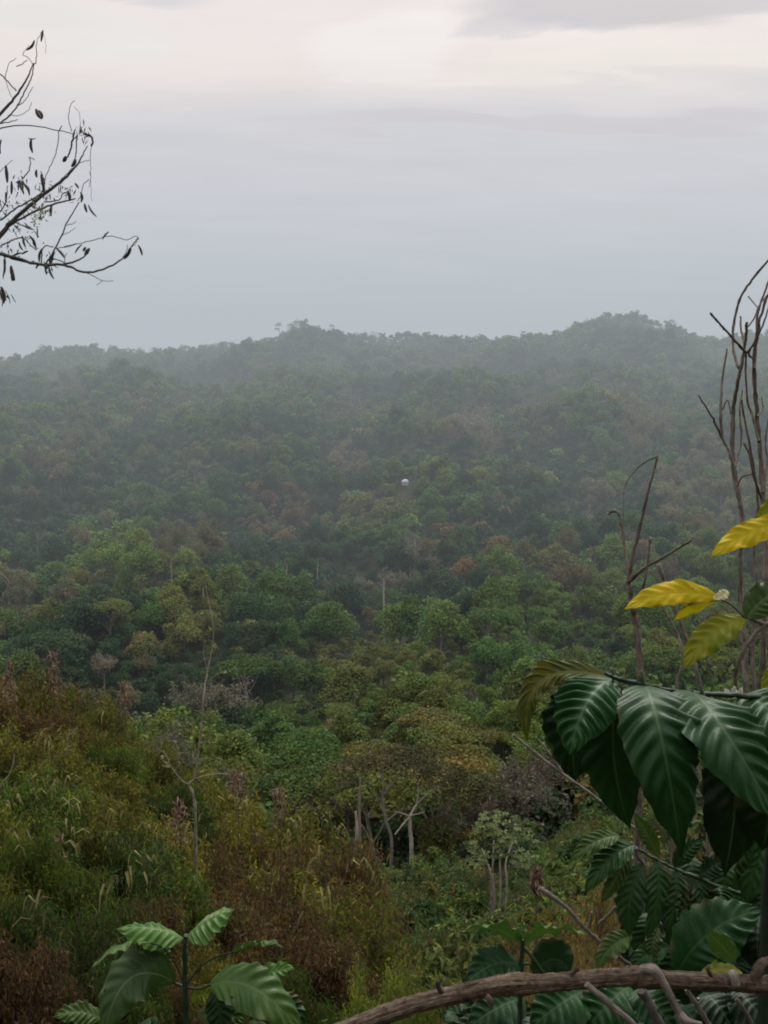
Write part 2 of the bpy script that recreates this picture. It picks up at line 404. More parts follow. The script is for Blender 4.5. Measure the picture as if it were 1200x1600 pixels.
def dry_mb(g, rx, rz, zc, n, leaves, size):
    """A half bare crown: fine branches and sparse small leaves."""
    tw = MB(); lf = MB(); tips = []
    for i in range(n):
        th = g.uniform(0, 6.28); q = g.uniform(.2, 1)
        e = np.array([rx * q * math.cos(th), rx * q * math.sin(th), zc + rz * g.uniform(-.1, 1) * (1.15 - q * .7)])
        s = np.array([0, 0, zc - rz * .6 + g.uniform(0, .8) * rz])
        m = (s + e) / 2 + np.array([0, 0, -.08 * rz]) + g.normal(size=3) * .2
        tw.tube(np.array([s, m, e]), np.array([.09, .055, .02]), 4, smooth=False)
        for _ in range(4):
            b = m + (e - m) * g.uniform(.1, 1); e2 = b + unit(1, g)[0] * rx * .28 + np.array([0, 0, rx * .12])
            tw.tube(np.array([b, (b + e2) / 2 + g.normal(size=3) * .06, e2]), np.array([.04, .028, .012]), 3, smooth=False)
            tips.append(e2); tips.append((b + e2) / 2)
    tips = np.array(tips)
    pick = g.integers(0, len(tips), leaves)
    pos = tips[pick] + g.normal(size=(leaves, 3)) * rx * .085
    b = g.uniform(.6, 1.4, leaves)
    s = size * g.uniform(.6, 1.3, leaves)
    cards(lf, pos, unit(leaves, g) + [0, 0, .4], unit(leaves, g), s, s * .55, np.stack([b, b, b], 1), .15)
    return tw, lf

PROTO = {'broad': [], 'umbrella': [], 'dry': []}
for i in range(7):
    g = np.random.default_rng(100 + i)
    rx = g.uniform(3.3, 4.5); rz = rx * g.uniform(.95, 1.35); h = g.uniform(4.2, 6.2)
    mb, cs = crown_mb(g, rx, rz, h, int(g.integers(12, 22)), 4200, .42)
    PROTO['broad'].append((mb.mesh('crown', M_CROWN), trunk_mb(g, h, .2, cs).mesh('trunk', M_TRUNK, True), rx, h + rz * .95))
for i in range(4):
    g = np.random.default_rng(200 + i)
    rx = g.uniform(5.0, 6.5); rz = rx * .42; h = g.uniform(7.5, 9)
    mb, cs = crown_mb(g, rx, rz, h + .6, 13, 3000, .42, flat=.3, lobe=(.26, .4))
    PROTO['umbrella'].append((mb.mesh('crown', M_CROWN), trunk_mb(g, h * .8, .24, cs, lean=.9, forks=9).mesh('trunk', M_PALE, True), rx, h + rz * .9))
for i in range(4):
    g = np.random.default_rng(300 + i)
    rx = g.uniform(3.0, 4.2); rz = rx * 1.05; h = g.uniform(7, 9)
    tw, lf = dry_mb(g, rx, rz, h, 26, 1500, .4)
    tr = MB(); tr.tube(np.array([[0, 0, -1.2], [.15, .1, h * .5], [.05, -.1, h + rz * .5]]), np.array([.26, .19, .06]), 6)
    tr.v += []
    # twigs belong to the trunk
    off = tr.n
    for v, c, u, f in zip(tw.v, tw.c, tw.uv, tw.f):
        pass
    base = 0
    for v, c, u, f in zip(tw.v, tw.c, tw.uv, tw.f):
        tr.add(v, f - base, c, u); base += len(v)
    PROTO['dry'].append((lf.mesh('crown', M_CROWN), tr.mesh('trunk', M_TRUNK, True), rx, h + rz))

# low meshes for the merged far forest
def far_proto(seed, dry=False, umb=False):
    g = np.random.default_rng(seed)
    rx = g.uniform(3.4, 4.6); rz = rx * g.uniform(1.0, 1.45); h = g.uniform(3.6, 5.2)
    if umb: rx *= 1.25; rz = rx * .6; h += 1.2
    if dry:
        lf = MB(); n = 460
        d = unit(n, g); d[:, 2] = d[:, 2] * 1.25
        pos = np.array([0, 0, h]) + d * (g.uniform(.2, 1, n) ** .5)[:, None] * np.array([rx, rx, rz])
        b = g.uniform(.6, 1.4, n); s = .6 * g.uniform(.6, 1.4, n)
        cards(lf, pos, unit(n, g) + [0, 0, .3], unit(n, g), s * 1.3, s * .45, np.stack([b, b, b], 1), .1)
    else:
        lf, _ = crown_mb(g, rx, rz, h, int(g.integers(9, 14)), 520, .95)
    tk = MB(); tk.tube(np.array([[0, 0, -1.], [.1, .1, h * .5], [0, 0, h + rz * .3]]), np.array([.24, .18, .1]), 4, smooth=False, cap=False)
    fv = np.concatenate(lf.v); fc = np.concatenate(lf.c); ff = np.concatenate(lf.f)
    tv = np.concatenate(tk.v); tf = np.concatenate(tk.f)
    return fv, fc, ff, tv, tf, rx, h + rz
FARP = {'broad': [far_proto(400 + i) for i in range(9)], 'umbrella': [far_proto(450 + i, umb=True) for i in range(4)], 'dry': [far_proto(480 + i, True) for i in range(5)]}

# ------------------------------------------------------------------ scatter the forest
PAL = {
    'dark': (.050, .090, .042), 'green': (.082, .148, .042), 'mid': (.112, .170, .044), 'lime': (.140, .200, .048),
    'olive': (.145, .164, .050), 'tan': (.195, .178, .095), 'orange': (.170, .128, .060), 'brown': (.140, .134, .066), 'grey': (.165, .170, .112)}
ZONES = [  # px, py, rx, ry, colour, chance
    (420, 790, 62, 45, 'orange', .6), (720, 830, 62, 52, 'orange', .65), (800, 790, 30, 22, 'tan', .7), (290, 840, 50, 38, 'brown', .7),
    (590, 1010, 150, 42, 'olive', .9), (100, 690, 85, 40, 'brown', .5), (1100, 770, 65, 85, 'tan', .6), (1000, 670, 55, 45, 'brown', .6),
    (885, 880, 35, 65, 'brown', .7), (740, 670, 35, 40, 'tan', .7), (840, 640, 45, 42, 'brown', .6), (545, 705, 32, 32, 'tan', .6),
    (860, 725, 90, 60, 'dark', .75), (700, 900, 60, 60, 'dark', .7), (60, 830, 65, 60, 'dark', .6), (380, 860, 90, 45, 'dark', .6),
    (230, 700, 70, 55, 'dark', .6), (1000, 800, 60, 60, 'dark', .6), (450, 740, 150, 45, 'dark', .5), (640, 720, 110, 40, 'dark', .4), (650, 1190, 150, 50, 'olive', .7), (280, 960, 110, 60, 'olive', .6),
    (650, 570, 180, 30, 'dark', .35), (970, 530, 70, 25, 'dark', .5), (600, 1090, 240, 45, 'mid', .5), (900, 950, 150, 80, 'mid', .4)]
def pick_colour(px, py, g, wx, wy):
    for zx, zy, rx, ry, c, ch in ZONES:
        if ((px - zx) / rx) ** 2 + ((py - zy) / ry) ** 2 < 1 + g.uniform(-.35, .35) and g.random() < ch:
            return c
    if g.random() < .08:
        return g.choice(['tan', 'brown', 'grey', 'lime', 'dark'])
    v = math.sin(wx / 21. + 1.7 * math.sin(wy / 33.)) + math.sin(wy / 26. + 1.4 * math.sin(wx / 37. + 2)) + math.sin((wx - wy) / 47.) + g.normal() * .55
    w = math.sin(wx / 29. + wy / 41. + 4) + math.sin(wy / 18. - wx / 60.) + g.normal() * .4
    if w > 1.6: return 'brown' if v > .6 else ('olive' if v > -.8 else 'grey')
    return 'dark' if v < -1.0 else ('green' if v < .35 else ('mid' if v < 1.45 else ('olive' if w > 0 else 'lime')))
SMALL = [(600, 1005, 150, 38), (480, 1085, 90, 26), (330, 1010, 60, 30), (900, 985, 90, 40), (560, 880, 60, 25), (200, 900, 70, 30), (650, 690, 60, 25), (900, 780, 40, 20), (760, 1060, 70, 26)]

trees = []
g = np.random.default_rng(77)
y = 118.0
while y < 1065:
    sp = 5.6 if y < 320 else (6.3 if y < 620 else 7.2)
    half = .375 * y + 16
    nx = int(2 * half / sp)
    for k in range(nx):
        x = -half + (k + g.uniform(0, 1)) * sp
        yy = y + g.uniform(-.5, .5) * sp
        z = float(terrain(x, yy))
        s = float(np.clip(.92 * math.exp(g.normal() * .30), .42, 1.75))
        if g.random() < .05: continue
        if yy > 900: s *= .8
        px, py, d = proj([x, yy, z + 8 * s])
        c = pick_colour(px, py, g, x, yy)
        kind = 'dry' if (c in ('tan', 'brown', 'grey') and g.random() < .75) else ('umbrella' if g.random() < (.4 if abs(px - 640) < 170 and 1120 < py < 1270 else .06) else 'broad')
        if any(((px - q[0]) / q[2]) ** 2 + ((py - q[1]) / q[3]) ** 2 < 1 for q in SMALL): s *= .55
        # keep the clearing in front of the white roof, and the spots of the named trees
        hx, hy, hd = proj([x, yy, z + 11 * s])
        while s > .3 and abs(hx - 633) < 5.2 * s / d * F_PX + 5 and hy < 768 and 330 < yy < 510:
            s *= .85; hx, hy, hd = proj([x, yy, z + 11 * s])
        if s <= .3 or math.hypot(x - 10.1, yy - 505) < 4: continue
        if abs(x - .5) < 10 and yy < 124: continue
        if kind == 'umbrella' and yy > 300: kind = 'broad'
        v = g.uniform(.78, 1.25)
        nr = float(np.interp(yy, [150, 330], [1, 0]))
        rgb = tuple(float(q * v * g.uniform(.92, 1.09) * (1 - nr * k_)) for q, k_ in zip(PAL[c], (.12, .26, .16)))
        trees.append(dict(x=x, y=yy, z=z, s=float(s), c=rgb, cn=c, kind=kind, rz=float(g.uniform(0, 6.28)), px=px, d=d))
    y += sp * .86
# what each tree shows: near to far, one skyline per column
trees.sort(key=lambda t: t['y'])
cols = np.full(300, 1600.0)
for b in range(300):
    q = b * 4
    lim = 1600
    if q < 160: lim = 1060
    elif q < 290: lim = 1060 + (q - 160) * 1.15
    elif q < 480: lim = 1225
    elif q < 560: lim = 1225 + (q - 480) * 1.4
    elif q < 700: lim = 1340
    elif q < 850: lim = 1360
    elif q < 1200: lim = 1050 if q > 860 else 1200
    cols[b] = lim
for t in trees:
    lst = PROTO[t['kind']]; t['p'] = int(rng.integers(0, len(lst)))
    _, _, rx, top = lst[t['p']]
    rpx = rx * t['s'] / t['d'] * F_PX
    _, row, _ = proj([t['x'], t['y'], t['z'] + top * t['s']])
    a, b = int(max(0, (t['px'] - rpx) // 4)), int(min(299, (t['px'] + rpx) // 4))
    vis = 0.0
    for q in range(a, b + 1):
        e = ((q * 4 + 2 - t['px']) / rpx)
        r = row + (1 - math.sqrt(max(0, 1 - e * e))) * rpx * .8
        if r < cols[q]:
            vis += min(cols[q] - r, 2 * rpx) * 4; cols[q] = r
    t['vis'] = vis

LABELS = {
    ('broad', 0): ('broadleaf_tree', 'rounded leafy green tree crown packed into the forested valley below the thicket', 'green trees of the valley forest'),
    ('umbrella', 0): ('spreading_tree', 'spreading flat topped tree on pale limbs in the forested valley', 'flat topped trees of the valley forest'),
    ('dry', 0): ('dry_tree', 'thin half bare brownish grey tree among the green crowns of the valley', 'half bare trees of the valley forest')}
chosen = set()
for kind, cap in (('broad', 300), ('umbrella', 120), ('dry', 140)):
    c = sorted([t for t in trees if t['kind'] == kind and t['vis'] > 40 and t['y'] < 600], key=lambda t: -t['vis'])[:cap]
    for t in c:
        t['ind'] = True
def place_tree(t):
    crown, trunk, rx, top = PROTO[t['kind']][t['p']]
    name, label, group = LABELS[(t['kind'], 0)]
    e = empty(name, (t['x'], t['y'], t['z']), label, 'tree', group, t['rz'])
    e.scale = (t['s'],) * 3
    for nm, me in (('crown', crown), ('trunk', trunk)):
        o = bpy.data.objects.new(nm, me); col.objects.link(o); o.parent = e
        if nm == 'crown': o.color = (*t['c'], 1)
far = MB(); fart = MB()
acc = {}
nind = 0
for t in trees:
    if t.get('ind'):
        place_tree(t); nind += 1; continue
    lst = FARP[t['kind']]; k = int(rng.integers(0, len(lst)))
    acc.setdefault((t['kind'], k), []).append(t)
for (kind, k), ts in acc.items():
    fv, fc, ff, tv, tf, rx, top = FARP[kind][k]
    n = len(ts)
    s = np.array([t['s'] for t in ts]); a = np.array([t['rz'] for t in ts])
    P = np.array([[t['x'], t['y'], t['z']] for t in ts]); C = np.array([t['c'] for t in ts])
    ca, sa = np.cos(a)[:, None], np.sin(a)[:, None]
    def inst(v):
        X = (v[None, :, 0] * ca - v[None, :, 1] * sa) * s[:, None] + P[:, :1]
        Y = (v[None, :, 0] * sa + v[None, :, 1] * ca) * s[:, None] + P[:, 1:2]
        Z = v[None, :, 2] * s[:, None] + P[:, 2:3]
        return np.stack([X, Y, Z], 2).reshape(-1, 3)
    off = np.arange(n)[:, None, None]
    far.add(inst(fv), (ff[None] + off * len(fv)).reshape(-1, ff.shape[1]), (fc[None] * C[:, None]).reshape(-1, 3))
    tcol = np.repeat(np.array([[.13, .115, .095]]), n * len(tv), 0)
    far.add(inst(tv), (tf[None] + off * len(tv)).reshape(-1, tf.shape[1]), tcol)
forest = far.build('forest', M_CROWN)
tag(forest, 'hazy mass of mixed green and brown forest covering the far hills and ridge', 'forest', kind='stuff')
print('TREES', len(trees), 'individual', nind, 'far faces', len(forest.data.polygons))

# ------------------------------------------------------------------ single trees one can point at
def canopy_depth(px, row, h, d0, d1):
    for d in np.arange(d0, d1, 2.0):
        p = at(px, row, d)
        if p[2] - float(terrain(p[0], p[1])) < h: return float(d)
    return float(d1)
def dead_trunk(px, top_row, base_row, d, w, label, bend=0.0, mat=M_PALE, arms=0, seed=0):
    g = np.random.default_rng(900 + seed)
    if d > 200: d = canopy_depth(px, base_row, 9.5, 150, 520); w = w * d / 300
    b = at(px, base_row, d); t = at(px + bend, top_row, d)
    zt = float(terrain(b[0], b[1]))
    foot = np.array([b[0], b[1], min(zt, b[2]) - .4])
    e = empty('dead_tree', foot, label, 'dead tree')
    mb = MB(); H = t - foot
    mb.tube(np.array([[0, 0, 0], (b - foot) + 0.0, (b - foot) * .4 + H * .6 + g.normal(size=3) * .12, H]), np.array([w * 1.3, w, w * .85, w * .55]), 6)
    mb.build('trunk', mat, e, True)
    for k in range(arms):
        q = H * g.uniform(.6, .95); en = q + np.array([g.choice([-1, 1]) * g.uniform(.8, 2.2), g.uniform(-1, 1), g.uniform(.8, 2.2)])
        ab = MB(); ab.tube(np.array([q, (q + en) / 2 + [0, 0, -.2], en]), np.array([w * .5, w * .35, w * .12]), 5)
        ab.build('branch', mat, e, True)
    return e
dead_trunk(600, 907, 962, 262, .36, 'tall bare cream coloured tree trunk standing alone mid forest, brightest of the trunks', 0, seed=1)
dead_trunk(496, 874, 896, 300, .13, 'thin pale bare trunk left of the bright cream trunk, its foot hidden by bushes', 1, seed=2)
dead_trunk(448, 882, 900, 300, .12, 'short pale trunk below the rusty orange crown in the middle forest', 0, seed=3)
dead_trunk(268, 872, 894, 300, .12, 'thin pale trunk under a brownish crown in the left middle forest', 0, seed=4)
dead_trunk(318, 918, 938, 262, .22, 'very thin short pale trunk above the tall vine draped sapling', 0, seed=5)
dead_trunk(648, 842, 860, 330, .22, 'small faint pale trunk below the long orange brown crown', 0, seed=6)

def limb_tree(name, d, px, base_row, limbs, mat, label, cat='tree', crown=None):
    b = at(px, base_row, d)
    foot = np.array([b[0], b[1], float(terrain(b[0], b[1])) - .4])
    e = empty(name, foot, label, cat)
    first = True
    for pl, r0, r1 in limbs:
        pts = np.array([at(x, yv, d + dd) for x, yv, dd in pl]) - foot
        if first: pts = np.concatenate([[[0, 0, 0]], pts])
        mb = MB(); mb.tube(pts, np.linspace(r0, r1, len(pts)), 7)
        mb.build('trunk' if first else 'limb', mat, e, True)
        first = False
    if crown:
        g = np.random.default_rng(crown['seed'])
        mb = MB()
        for (cx, cy, rr, dd, n) in crown['lobes']:
            c = at(cx, cy, d + dd) - foot; r = rr / F_PX * d
            dr = unit(n, g); dr[:, 2] = np.where(dr[:, 2] < -.3, -dr[:, 2], dr[:, 2])
            pos = c + dr * (r * g.uniform(.5, 1.05, n))[:, None] * np.array([1, 1, crown.get('zs', .5)])
            bb = g.uniform(.6, 1.4, n) * g.uniform(.85, 1.15)
            s = crown['size'] * g.uniform(.7, 1.3, n)
            cards(mb, pos, dr * .6 + unit(n, g) * .8 + [0, 0, .5], unit(n, g), s, s * .55, np.stack([bb * 1.05, bb, bb * .95], 1), .15)
        o = mb.build('crown', M_CROWN, e); o.color = (*crown['color'], 1)
    return e
limb_tree('spreading_tree', 121, 642, 1335, [
    ([(643, 1325, 0), (641, 1300, 0), (640, 1274, 0)], .27, .19),
    ([(640, 1276, 0), (628, 1290, -1), (617, 1304, -1.5)], .12, .08),
    ([(640, 1276, 0), (652, 1256, 1), (676, 1234, 1.5), (690, 1230, 2)], .14, .05),
    ([(640, 1276, 0), (632, 1272, -.5), (616, 1268, -1)], .12, .05),
    ([(642, 1274, 0), (652, 1272, .5), (664, 1268, 1)], .1, .05),
    ([(652, 1256, 1), (654, 1236, 1), (652, 1212, 1.5)], .12, .04)], M_PALE,
    'cream barked tree forking low into a V under a wide flat olive crown', crown=dict(seed=5, size=.42, color=(.062, .068, .036),
    lobes=[(690, 1215, 45, 1, 700), (640, 1200, 45, 2, 700), (735, 1225, 42, 2, 600), (710, 1250, 30, 0, 350), (660, 1185, 40, 4, 500), (765, 1240, 34, 1, 400)]))
limb_tree('spreading_tree', 124, 608, 1330, [
    ([(612, 1318, 0), (604, 1285, 0), (598, 1250, 0), (600, 1225, 0)], .22, .13),
    ([(598, 1252, 0), (586, 1244, -.5), (575, 1228, -1)], .16, .06),
    ([(600, 1240, 0), (615, 1222, .5), (628, 1205, 1), (630, 1195, 1)], .15, .05),
    ([(604, 1283, 0), (618, 1272, .5), (632, 1262, .5)], .14, .06),
    ([(600, 1226, 0), (597, 1205, .5), (600, 1190, 1)], .12, .04)], M_TRUNK,
    'brownish leaning tree with several rising bare limbs left of the cream V forked tree', crown=dict(seed=6, size=.4, color=(.075, .07, .04),
    lobes=[(600, 1190, 40, 1, 500), (560, 1200, 36, 2, 450), (630, 1180, 36, 3, 450), (545, 1225, 25, 1, 200)]))
dead_trunk(556, 1268, 1340, 112, .2, 'pale broken snag with a dark side, leftmost of the bare trunks by the valley clearing', 0, seed=8)
dead_trunk(563, 1215, 1340, 122, .2, 'tall dark brown bare trunk just behind the pale broken snag', 0, mat=M_TRUNK, seed=9)
# low dark shade trees behind the trunks
# pale big-leaved tree
def pale_tree():
    d = 58.0
    b = at(780, 1395, d); foot = np.array([b[0], b[1], float(terrain(b[0], b[1])) - .3])
    e = empty('big_leaved_tree', foot, 'small tree with large pale grey green leaves in a rounded head on several bare stems', 'tree')
    g = np.random.default_rng(31)
    stems = [((768, 1390), (770, 1350), (772, 1310)), ((782, 1392), (781, 1340), (783, 1300)), ((792, 1395), (790, 1350), (800, 1318)), ((772, 1390), (762, 1350), (752, 1325))]
    mb = MB()
    for st in stems:
        pts = np.array([at(x, yv, d + g.uniform(-.6, .6)) for x, yv in st]) - foot
        pts = np.concatenate([[pts[0] * [.25, .25, 0]], pts])
        mb.tube(pts, np.array([.08, .065, .05, .03]), 6)
    mb.build('trunk', M_PALE, e, True)
    lf = MB()
    spots = []
    for k in range(170):
        a = g.uniform(0, 6.28); q = g.random() ** .5
        px = 783 + 56 * q * math.cos(a); pyy = 1310 + 46 * q * math.sin(a) + 22 * ((px - 780) / 56) ** 2
        if pyy > 1345 and abs(px - 782) < 22: continue
        spots.append((px, pyy, d + g.uniform(-1.6, 1.6)))
    for (px, pyy, dd) in spots:
        c = at(px, pyy, dd) - foot + g.normal(size=3) * .1
        m = int(g.integers(3, 7))
        an = np.linspace(0, 6.28, m, endpoint=False) + g.uniform(0, 1)
        out = np.stack([np.cos(an), np.sin(an), np.full(m, -.35)], 1)
        pos = c + out * .15
        bb = g.uniform(.35, 1.45)
        cards(lf, pos, np.array([0, -.5, 1.0]) + unit(m, g) * .7, out, g.uniform(.2, .34, m), .15, np.full((m, 3), bb), .1)
    o = lf.build('crown', M_CROWN, e); o.color = (.118, .150, .062, 1)
pale_tree()

# emergent trees on the skyline
def emergent(px, row_base, row_top, d, lobes, label):
    limb_tree('ridge_tree', d, px, row_base, [([(px, row_base, 0), (px + 1, (row_base + row_top) / 2, 0), (px, row_top + 4, 0)], .35, .2)], M_TRUNK, label,
              crown=dict(seed=int(px), size=.9, color=(.05, .065, .045), lobes=lobes, zs=.95))
emergent(436, 534, 509, 930, [(436, 509, 6, 0, 150), (433, 516, 5, 0, 90)], 'lone upright tree breaking the skyline, leftmost of the ridge top pair')
emergent(462, 524, 506, 930, [(454, 511, 7, 0, 160), (464, 507, 8, 0, 190), (475, 511, 7, 0, 140), (468, 517, 6, 0, 90)], 'wide arching tree crown standing highest on the skyline at the left centre ridge')
emergent(518, 524, 509, 930, [(518, 510, 4, 0, 90)], 'tiny lollipop shaped tree top poking above the ridge skyline')

# the white roof far below
def hut():
    c = at(633, 764, 505)
    z = float(terrain(c[0], c[1]))
    e = empty('hut', (c[0], c[1], z), 'tiny white roofed hut half hidden among the far trees', 'hut')
    top = c[2] - z - 1.3
    h = max(1.2, top - 1.1)
    w = MB()
    for s in (-1, 1):
        w.add([[s * 1.5, -1.1, -.5], [s * 1.5, 1.1, -.5], [s * 1.5, 1.1, h], [s * 1.5, -1.1, h]], [[0, 1, 2, 3]])
        w.add([[-1.5, s * 1.1, -.5], [1.5, s * 1.1, -.5], [1.5, s * 1.1, h], [-1.5, s * 1.1, h]], [[0, 1, 2, 3]])
    w.build('wall', M_HUTWALL, e)
    r = MB()
    n = 8
    an = np.linspace(0, np.pi, n)
    def q(t, y): return [-1.65 * math.cos(t), y, h - .05 + 1.1 * math.sin(t)]
    for i in range(n - 1):
        r.add([q(an[i], -1.5), q(an[i + 1], -1.5), q(an[i + 1], 1.5), q(an[i], 1.5)], [[0, 1, 2, 3]])
    for y_ in (-1.5, 1.5):
        r.add([q(t, y_) for t in an], [list(range(n))])
    r.build('roof', M_WHITE, e)
hut()

# ------------------------------------------------------------------ bushes on the slope and the near spur
def bush_mb(seed, h, rx, stems, leaves, ll, lw, droop, hue, dead=.15, feather=False):
    """Arching stems carrying narrow hanging leaves, with paler dead ones among them."""
    g = np.random.default_rng(seed)
    st = MB(); lf = MB(); dd = MB()
    per = leaves // stems
    for i in range(stems):
        th = g.uniform(0, 6.28); q = g.uniform(.15, 1)
        q = q ** .7; tip = np.array([rx * q * math.cos(th), rx * q * math.sin(th), h * g.uniform(.82, 1.04) * (.28 + .72 * math.sqrt(max(0, 1 - q * q * .92)))])
        root = np.array([tip[0] * .22, tip[1] * .22, -.4])
        m = root * .45 + tip * .55 + np.array([-tip[0] * .16, -tip[1] * .16, h * .16])
        pts, rr = catmull(np.array([root, m, tip]), np.array([.03, .02, .006]), 6)
        st.tube(pts, rr, 4, smooth=False, cap=False)
        u = g.uniform(.22, 1.0, per) ** .8
        idx = u * (len(pts) - 1); a = idx.astype(int).clip(0, len(pts) - 2); f = (idx - a)[:, None]
        c = pts[a] * (1 - f) + pts[a + 1] * f
        off = unit(per, g) * g.uniform(.02, .38, per)[:, None] * np.array([1, 1, .8])
        off[:, 2] -= np.abs(off[:, 2]) * .3 * droop
        pos = c + off
        out = off / (np.linalg.norm(off, axis=1)[:, None] + 1e-6)
        tan = out * (1 - .45 * droop) + np.array([0, 0, -droop]) + unit(per, g) * .35
        nrm = unit(per, g) + np.array([0, 0, .5]) + out * .3
        L = ll * g.uniform(.5, 1.35, per)
        bs = g.uniform(.75, 1.25)
        b = bs * g.uniform(.6, 1.3, per) * (.72 + .5 * u)
        k = g.random(per)
        t = np.stack([b * np.where(k > .8, 1.9, 1.0), b * np.where(k > .8, 1.5, 1.0), b * np.where(k > .8, .8, 1.0)], 1)
        isd = g.random(per) < dead * (1.6 - u)
        cards(lf, pos[~isd], nrm[~isd], tan[~isd], L[~isd], (lw * g.uniform(.7, 1.3, per))[~isd], t[~isd], .25)
        if isd.any():
            bb = g.uniform(.4, 1.5, per)[isd]
            cards(dd, pos[isd], nrm[isd], np.array([0, 0, -1.0]) + unit(isd.sum(), g) * .5, L[isd] * .85, (lw * 1.1), np.stack([bb, bb * .93, bb * .86], 1), .4)
    return st.mesh('stem', M_TWIG, True), lf.mesh('foliage', M_BUSH), dd.mesh('dead_leaves', M_DRYLEAF)

BUSH = [bush_mb(500 + i, 3.0, 1.7, 50, 14000, .15, .027, .8, 0, dead=[.12, .2, .35, .1, .25, .5][i]) for i in range(6)]
FEATH = [bush_mb(540 + i, 3.0, 1.7, 40, 15000, .13, .02, .1, 0, dead=.03) for i in range(2)]
DRYB = [bush_mb(550 + i, 3.0, 1.7, 40, 15000, .10, .024, .6, 0, dead=.3) for i in range(3)]
SOFT = [bush_mb(520 + i, 2.6, 1.8, 24, 6000, .26, .085, .3, 0, dead=.05) for i in range(4)]

def bush(name, pos, protos, scale, colour, label, group=None, deadcol=(.16, .10, .065), k=None, cat='bush', rz=None, wide=1.0):
    k = int(rng.integers(0, len(protos))) if k is None else k
    st, lf, dd = protos[k]
    e = empty(name, pos, label, cat, group, float(rng.uniform(0, 6.28)) if rz is None else rz)
    e.scale = (scale * wide, scale * wide, scale)
    for nm, me, c in (('stem', st, None), ('foliage', lf, colour), ('dead_leaves', dd, deadcol)):
        if not len(me.polygons): continue
        o = bpy.data.objects.new(nm, me); col.objects.link(o); o.parent = e
        if c: o.color = (*c, 1)
    return e

def on_ground(px, row_top, d, h):
    """Foot of a plant h high whose top shows at (px, row_top); the plant stands where that puts it, at terrain height."""
    p = at(px, row_top, d)
    return np.array([p[0], p[1], float(terrain(p[0], p[1]))]), p[2]

# thicket: target tops along a silhouette; (px, top_row, depth, colour, kind)
OLV = (.098, .112, .022); GRN = (.076, .126, .024); YEL = (.145, .155, .028); BRN = (.110, .090, .032); RED = (.100, .072, .034); DKG = (.050, .088, .024)
gB = np.random.default_rng(8)
def sil(px):
    return np.interp(px, [-80, 0, 60, 130, 190, 240, 300, 345, 380, 440, 500, 545, 570, 620, 700], [985, 1008, 1026, 1066, 1112, 1150, 1180, 1225, 1235, 1225, 1265, 1330, 1390, 1450, 1500])
def grow(px, top_row, d, colour, protos, label, group, h0, deadcol=(.16, .10, .065), k=None, name='thicket_bush', smax=1.5, smin=.55, wide=1.0):
    h0 = h0 * 1.1
    foot, ztop = on_ground(px, top_row, d, 0)
    s = (ztop - foot[2]) / h0
    s = float(np.clip(s, smin, smax))
    return bush(name, (foot[0], foot[1], ztop - h0 * s), protos, s, colour, label, group, deadcol, k, wide=wide), s
rows = 0
for d, lift, n in ((27, 0, 9), (23.5, 45, 10), (20, 105, 10), (17, 170, 10), (14.5, 250, 10), (12.2, 330, 9), (10.2, 420, 9)):
    for i in range(n):
        px = -60 + (i + gB.uniform(.1, .9)) * (680 - lift * .05) / n
        top = sil(px) + lift + gB.uniform(-14, 18)
        if px > 555: continue
        if top > 1600: continue
        # patches of colour as on the photographed slope
        if 290 < px < 560 and top < 1255: c, kk = (YEL if gB.random() < .55 else OLV), 1
        elif 300 < px < 560 and 1255 <= top < 1430: c, kk = [(BRN, 2), (OLV, 1), (RED, 4)][int(gB.choice(3, p=[.45, .3, .25]))]
        elif px < 130 and top < 1180: c, kk = (OLV if gB.random() < .6 else BRN), int(gB.choice([1, 2]))
        elif 560 < px: c, kk = GRN, 0
        elif top > 1380 and gB.random() < .38: c, kk = RED, int(gB.choice([2, 5]))
        else: c, kk = [(OLV, 1), (GRN, 0), (DKG, 3), (BRN, 4), (YEL, 1)][int(gB.choice(5, p=[.3, .27, .18, .10, .15]))]
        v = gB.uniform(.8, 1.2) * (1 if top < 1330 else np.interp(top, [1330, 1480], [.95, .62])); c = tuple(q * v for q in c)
        red = c[0] > c[1] * 1.3
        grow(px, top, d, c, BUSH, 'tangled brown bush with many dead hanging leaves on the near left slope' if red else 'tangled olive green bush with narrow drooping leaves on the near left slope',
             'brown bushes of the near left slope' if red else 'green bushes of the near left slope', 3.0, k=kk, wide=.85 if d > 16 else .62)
        rows += 1
print('BUSHES', rows)
# single bushes one can point at
grow(590, 1452, 11.0, (.14, .185, .036), FEATH, 'bright green feathery bush left of the fallen branch, lightest on the slope', None, 3.0, k=0, wide=.33, name='feathery_bush')
grow(655, 1480, 10.5, (.12, .16, .034), FEATH, 'soft green feathery bush directly above the left end of the fallen branch', None, 3.0, k=1, wide=.26, name='feathery_bush')
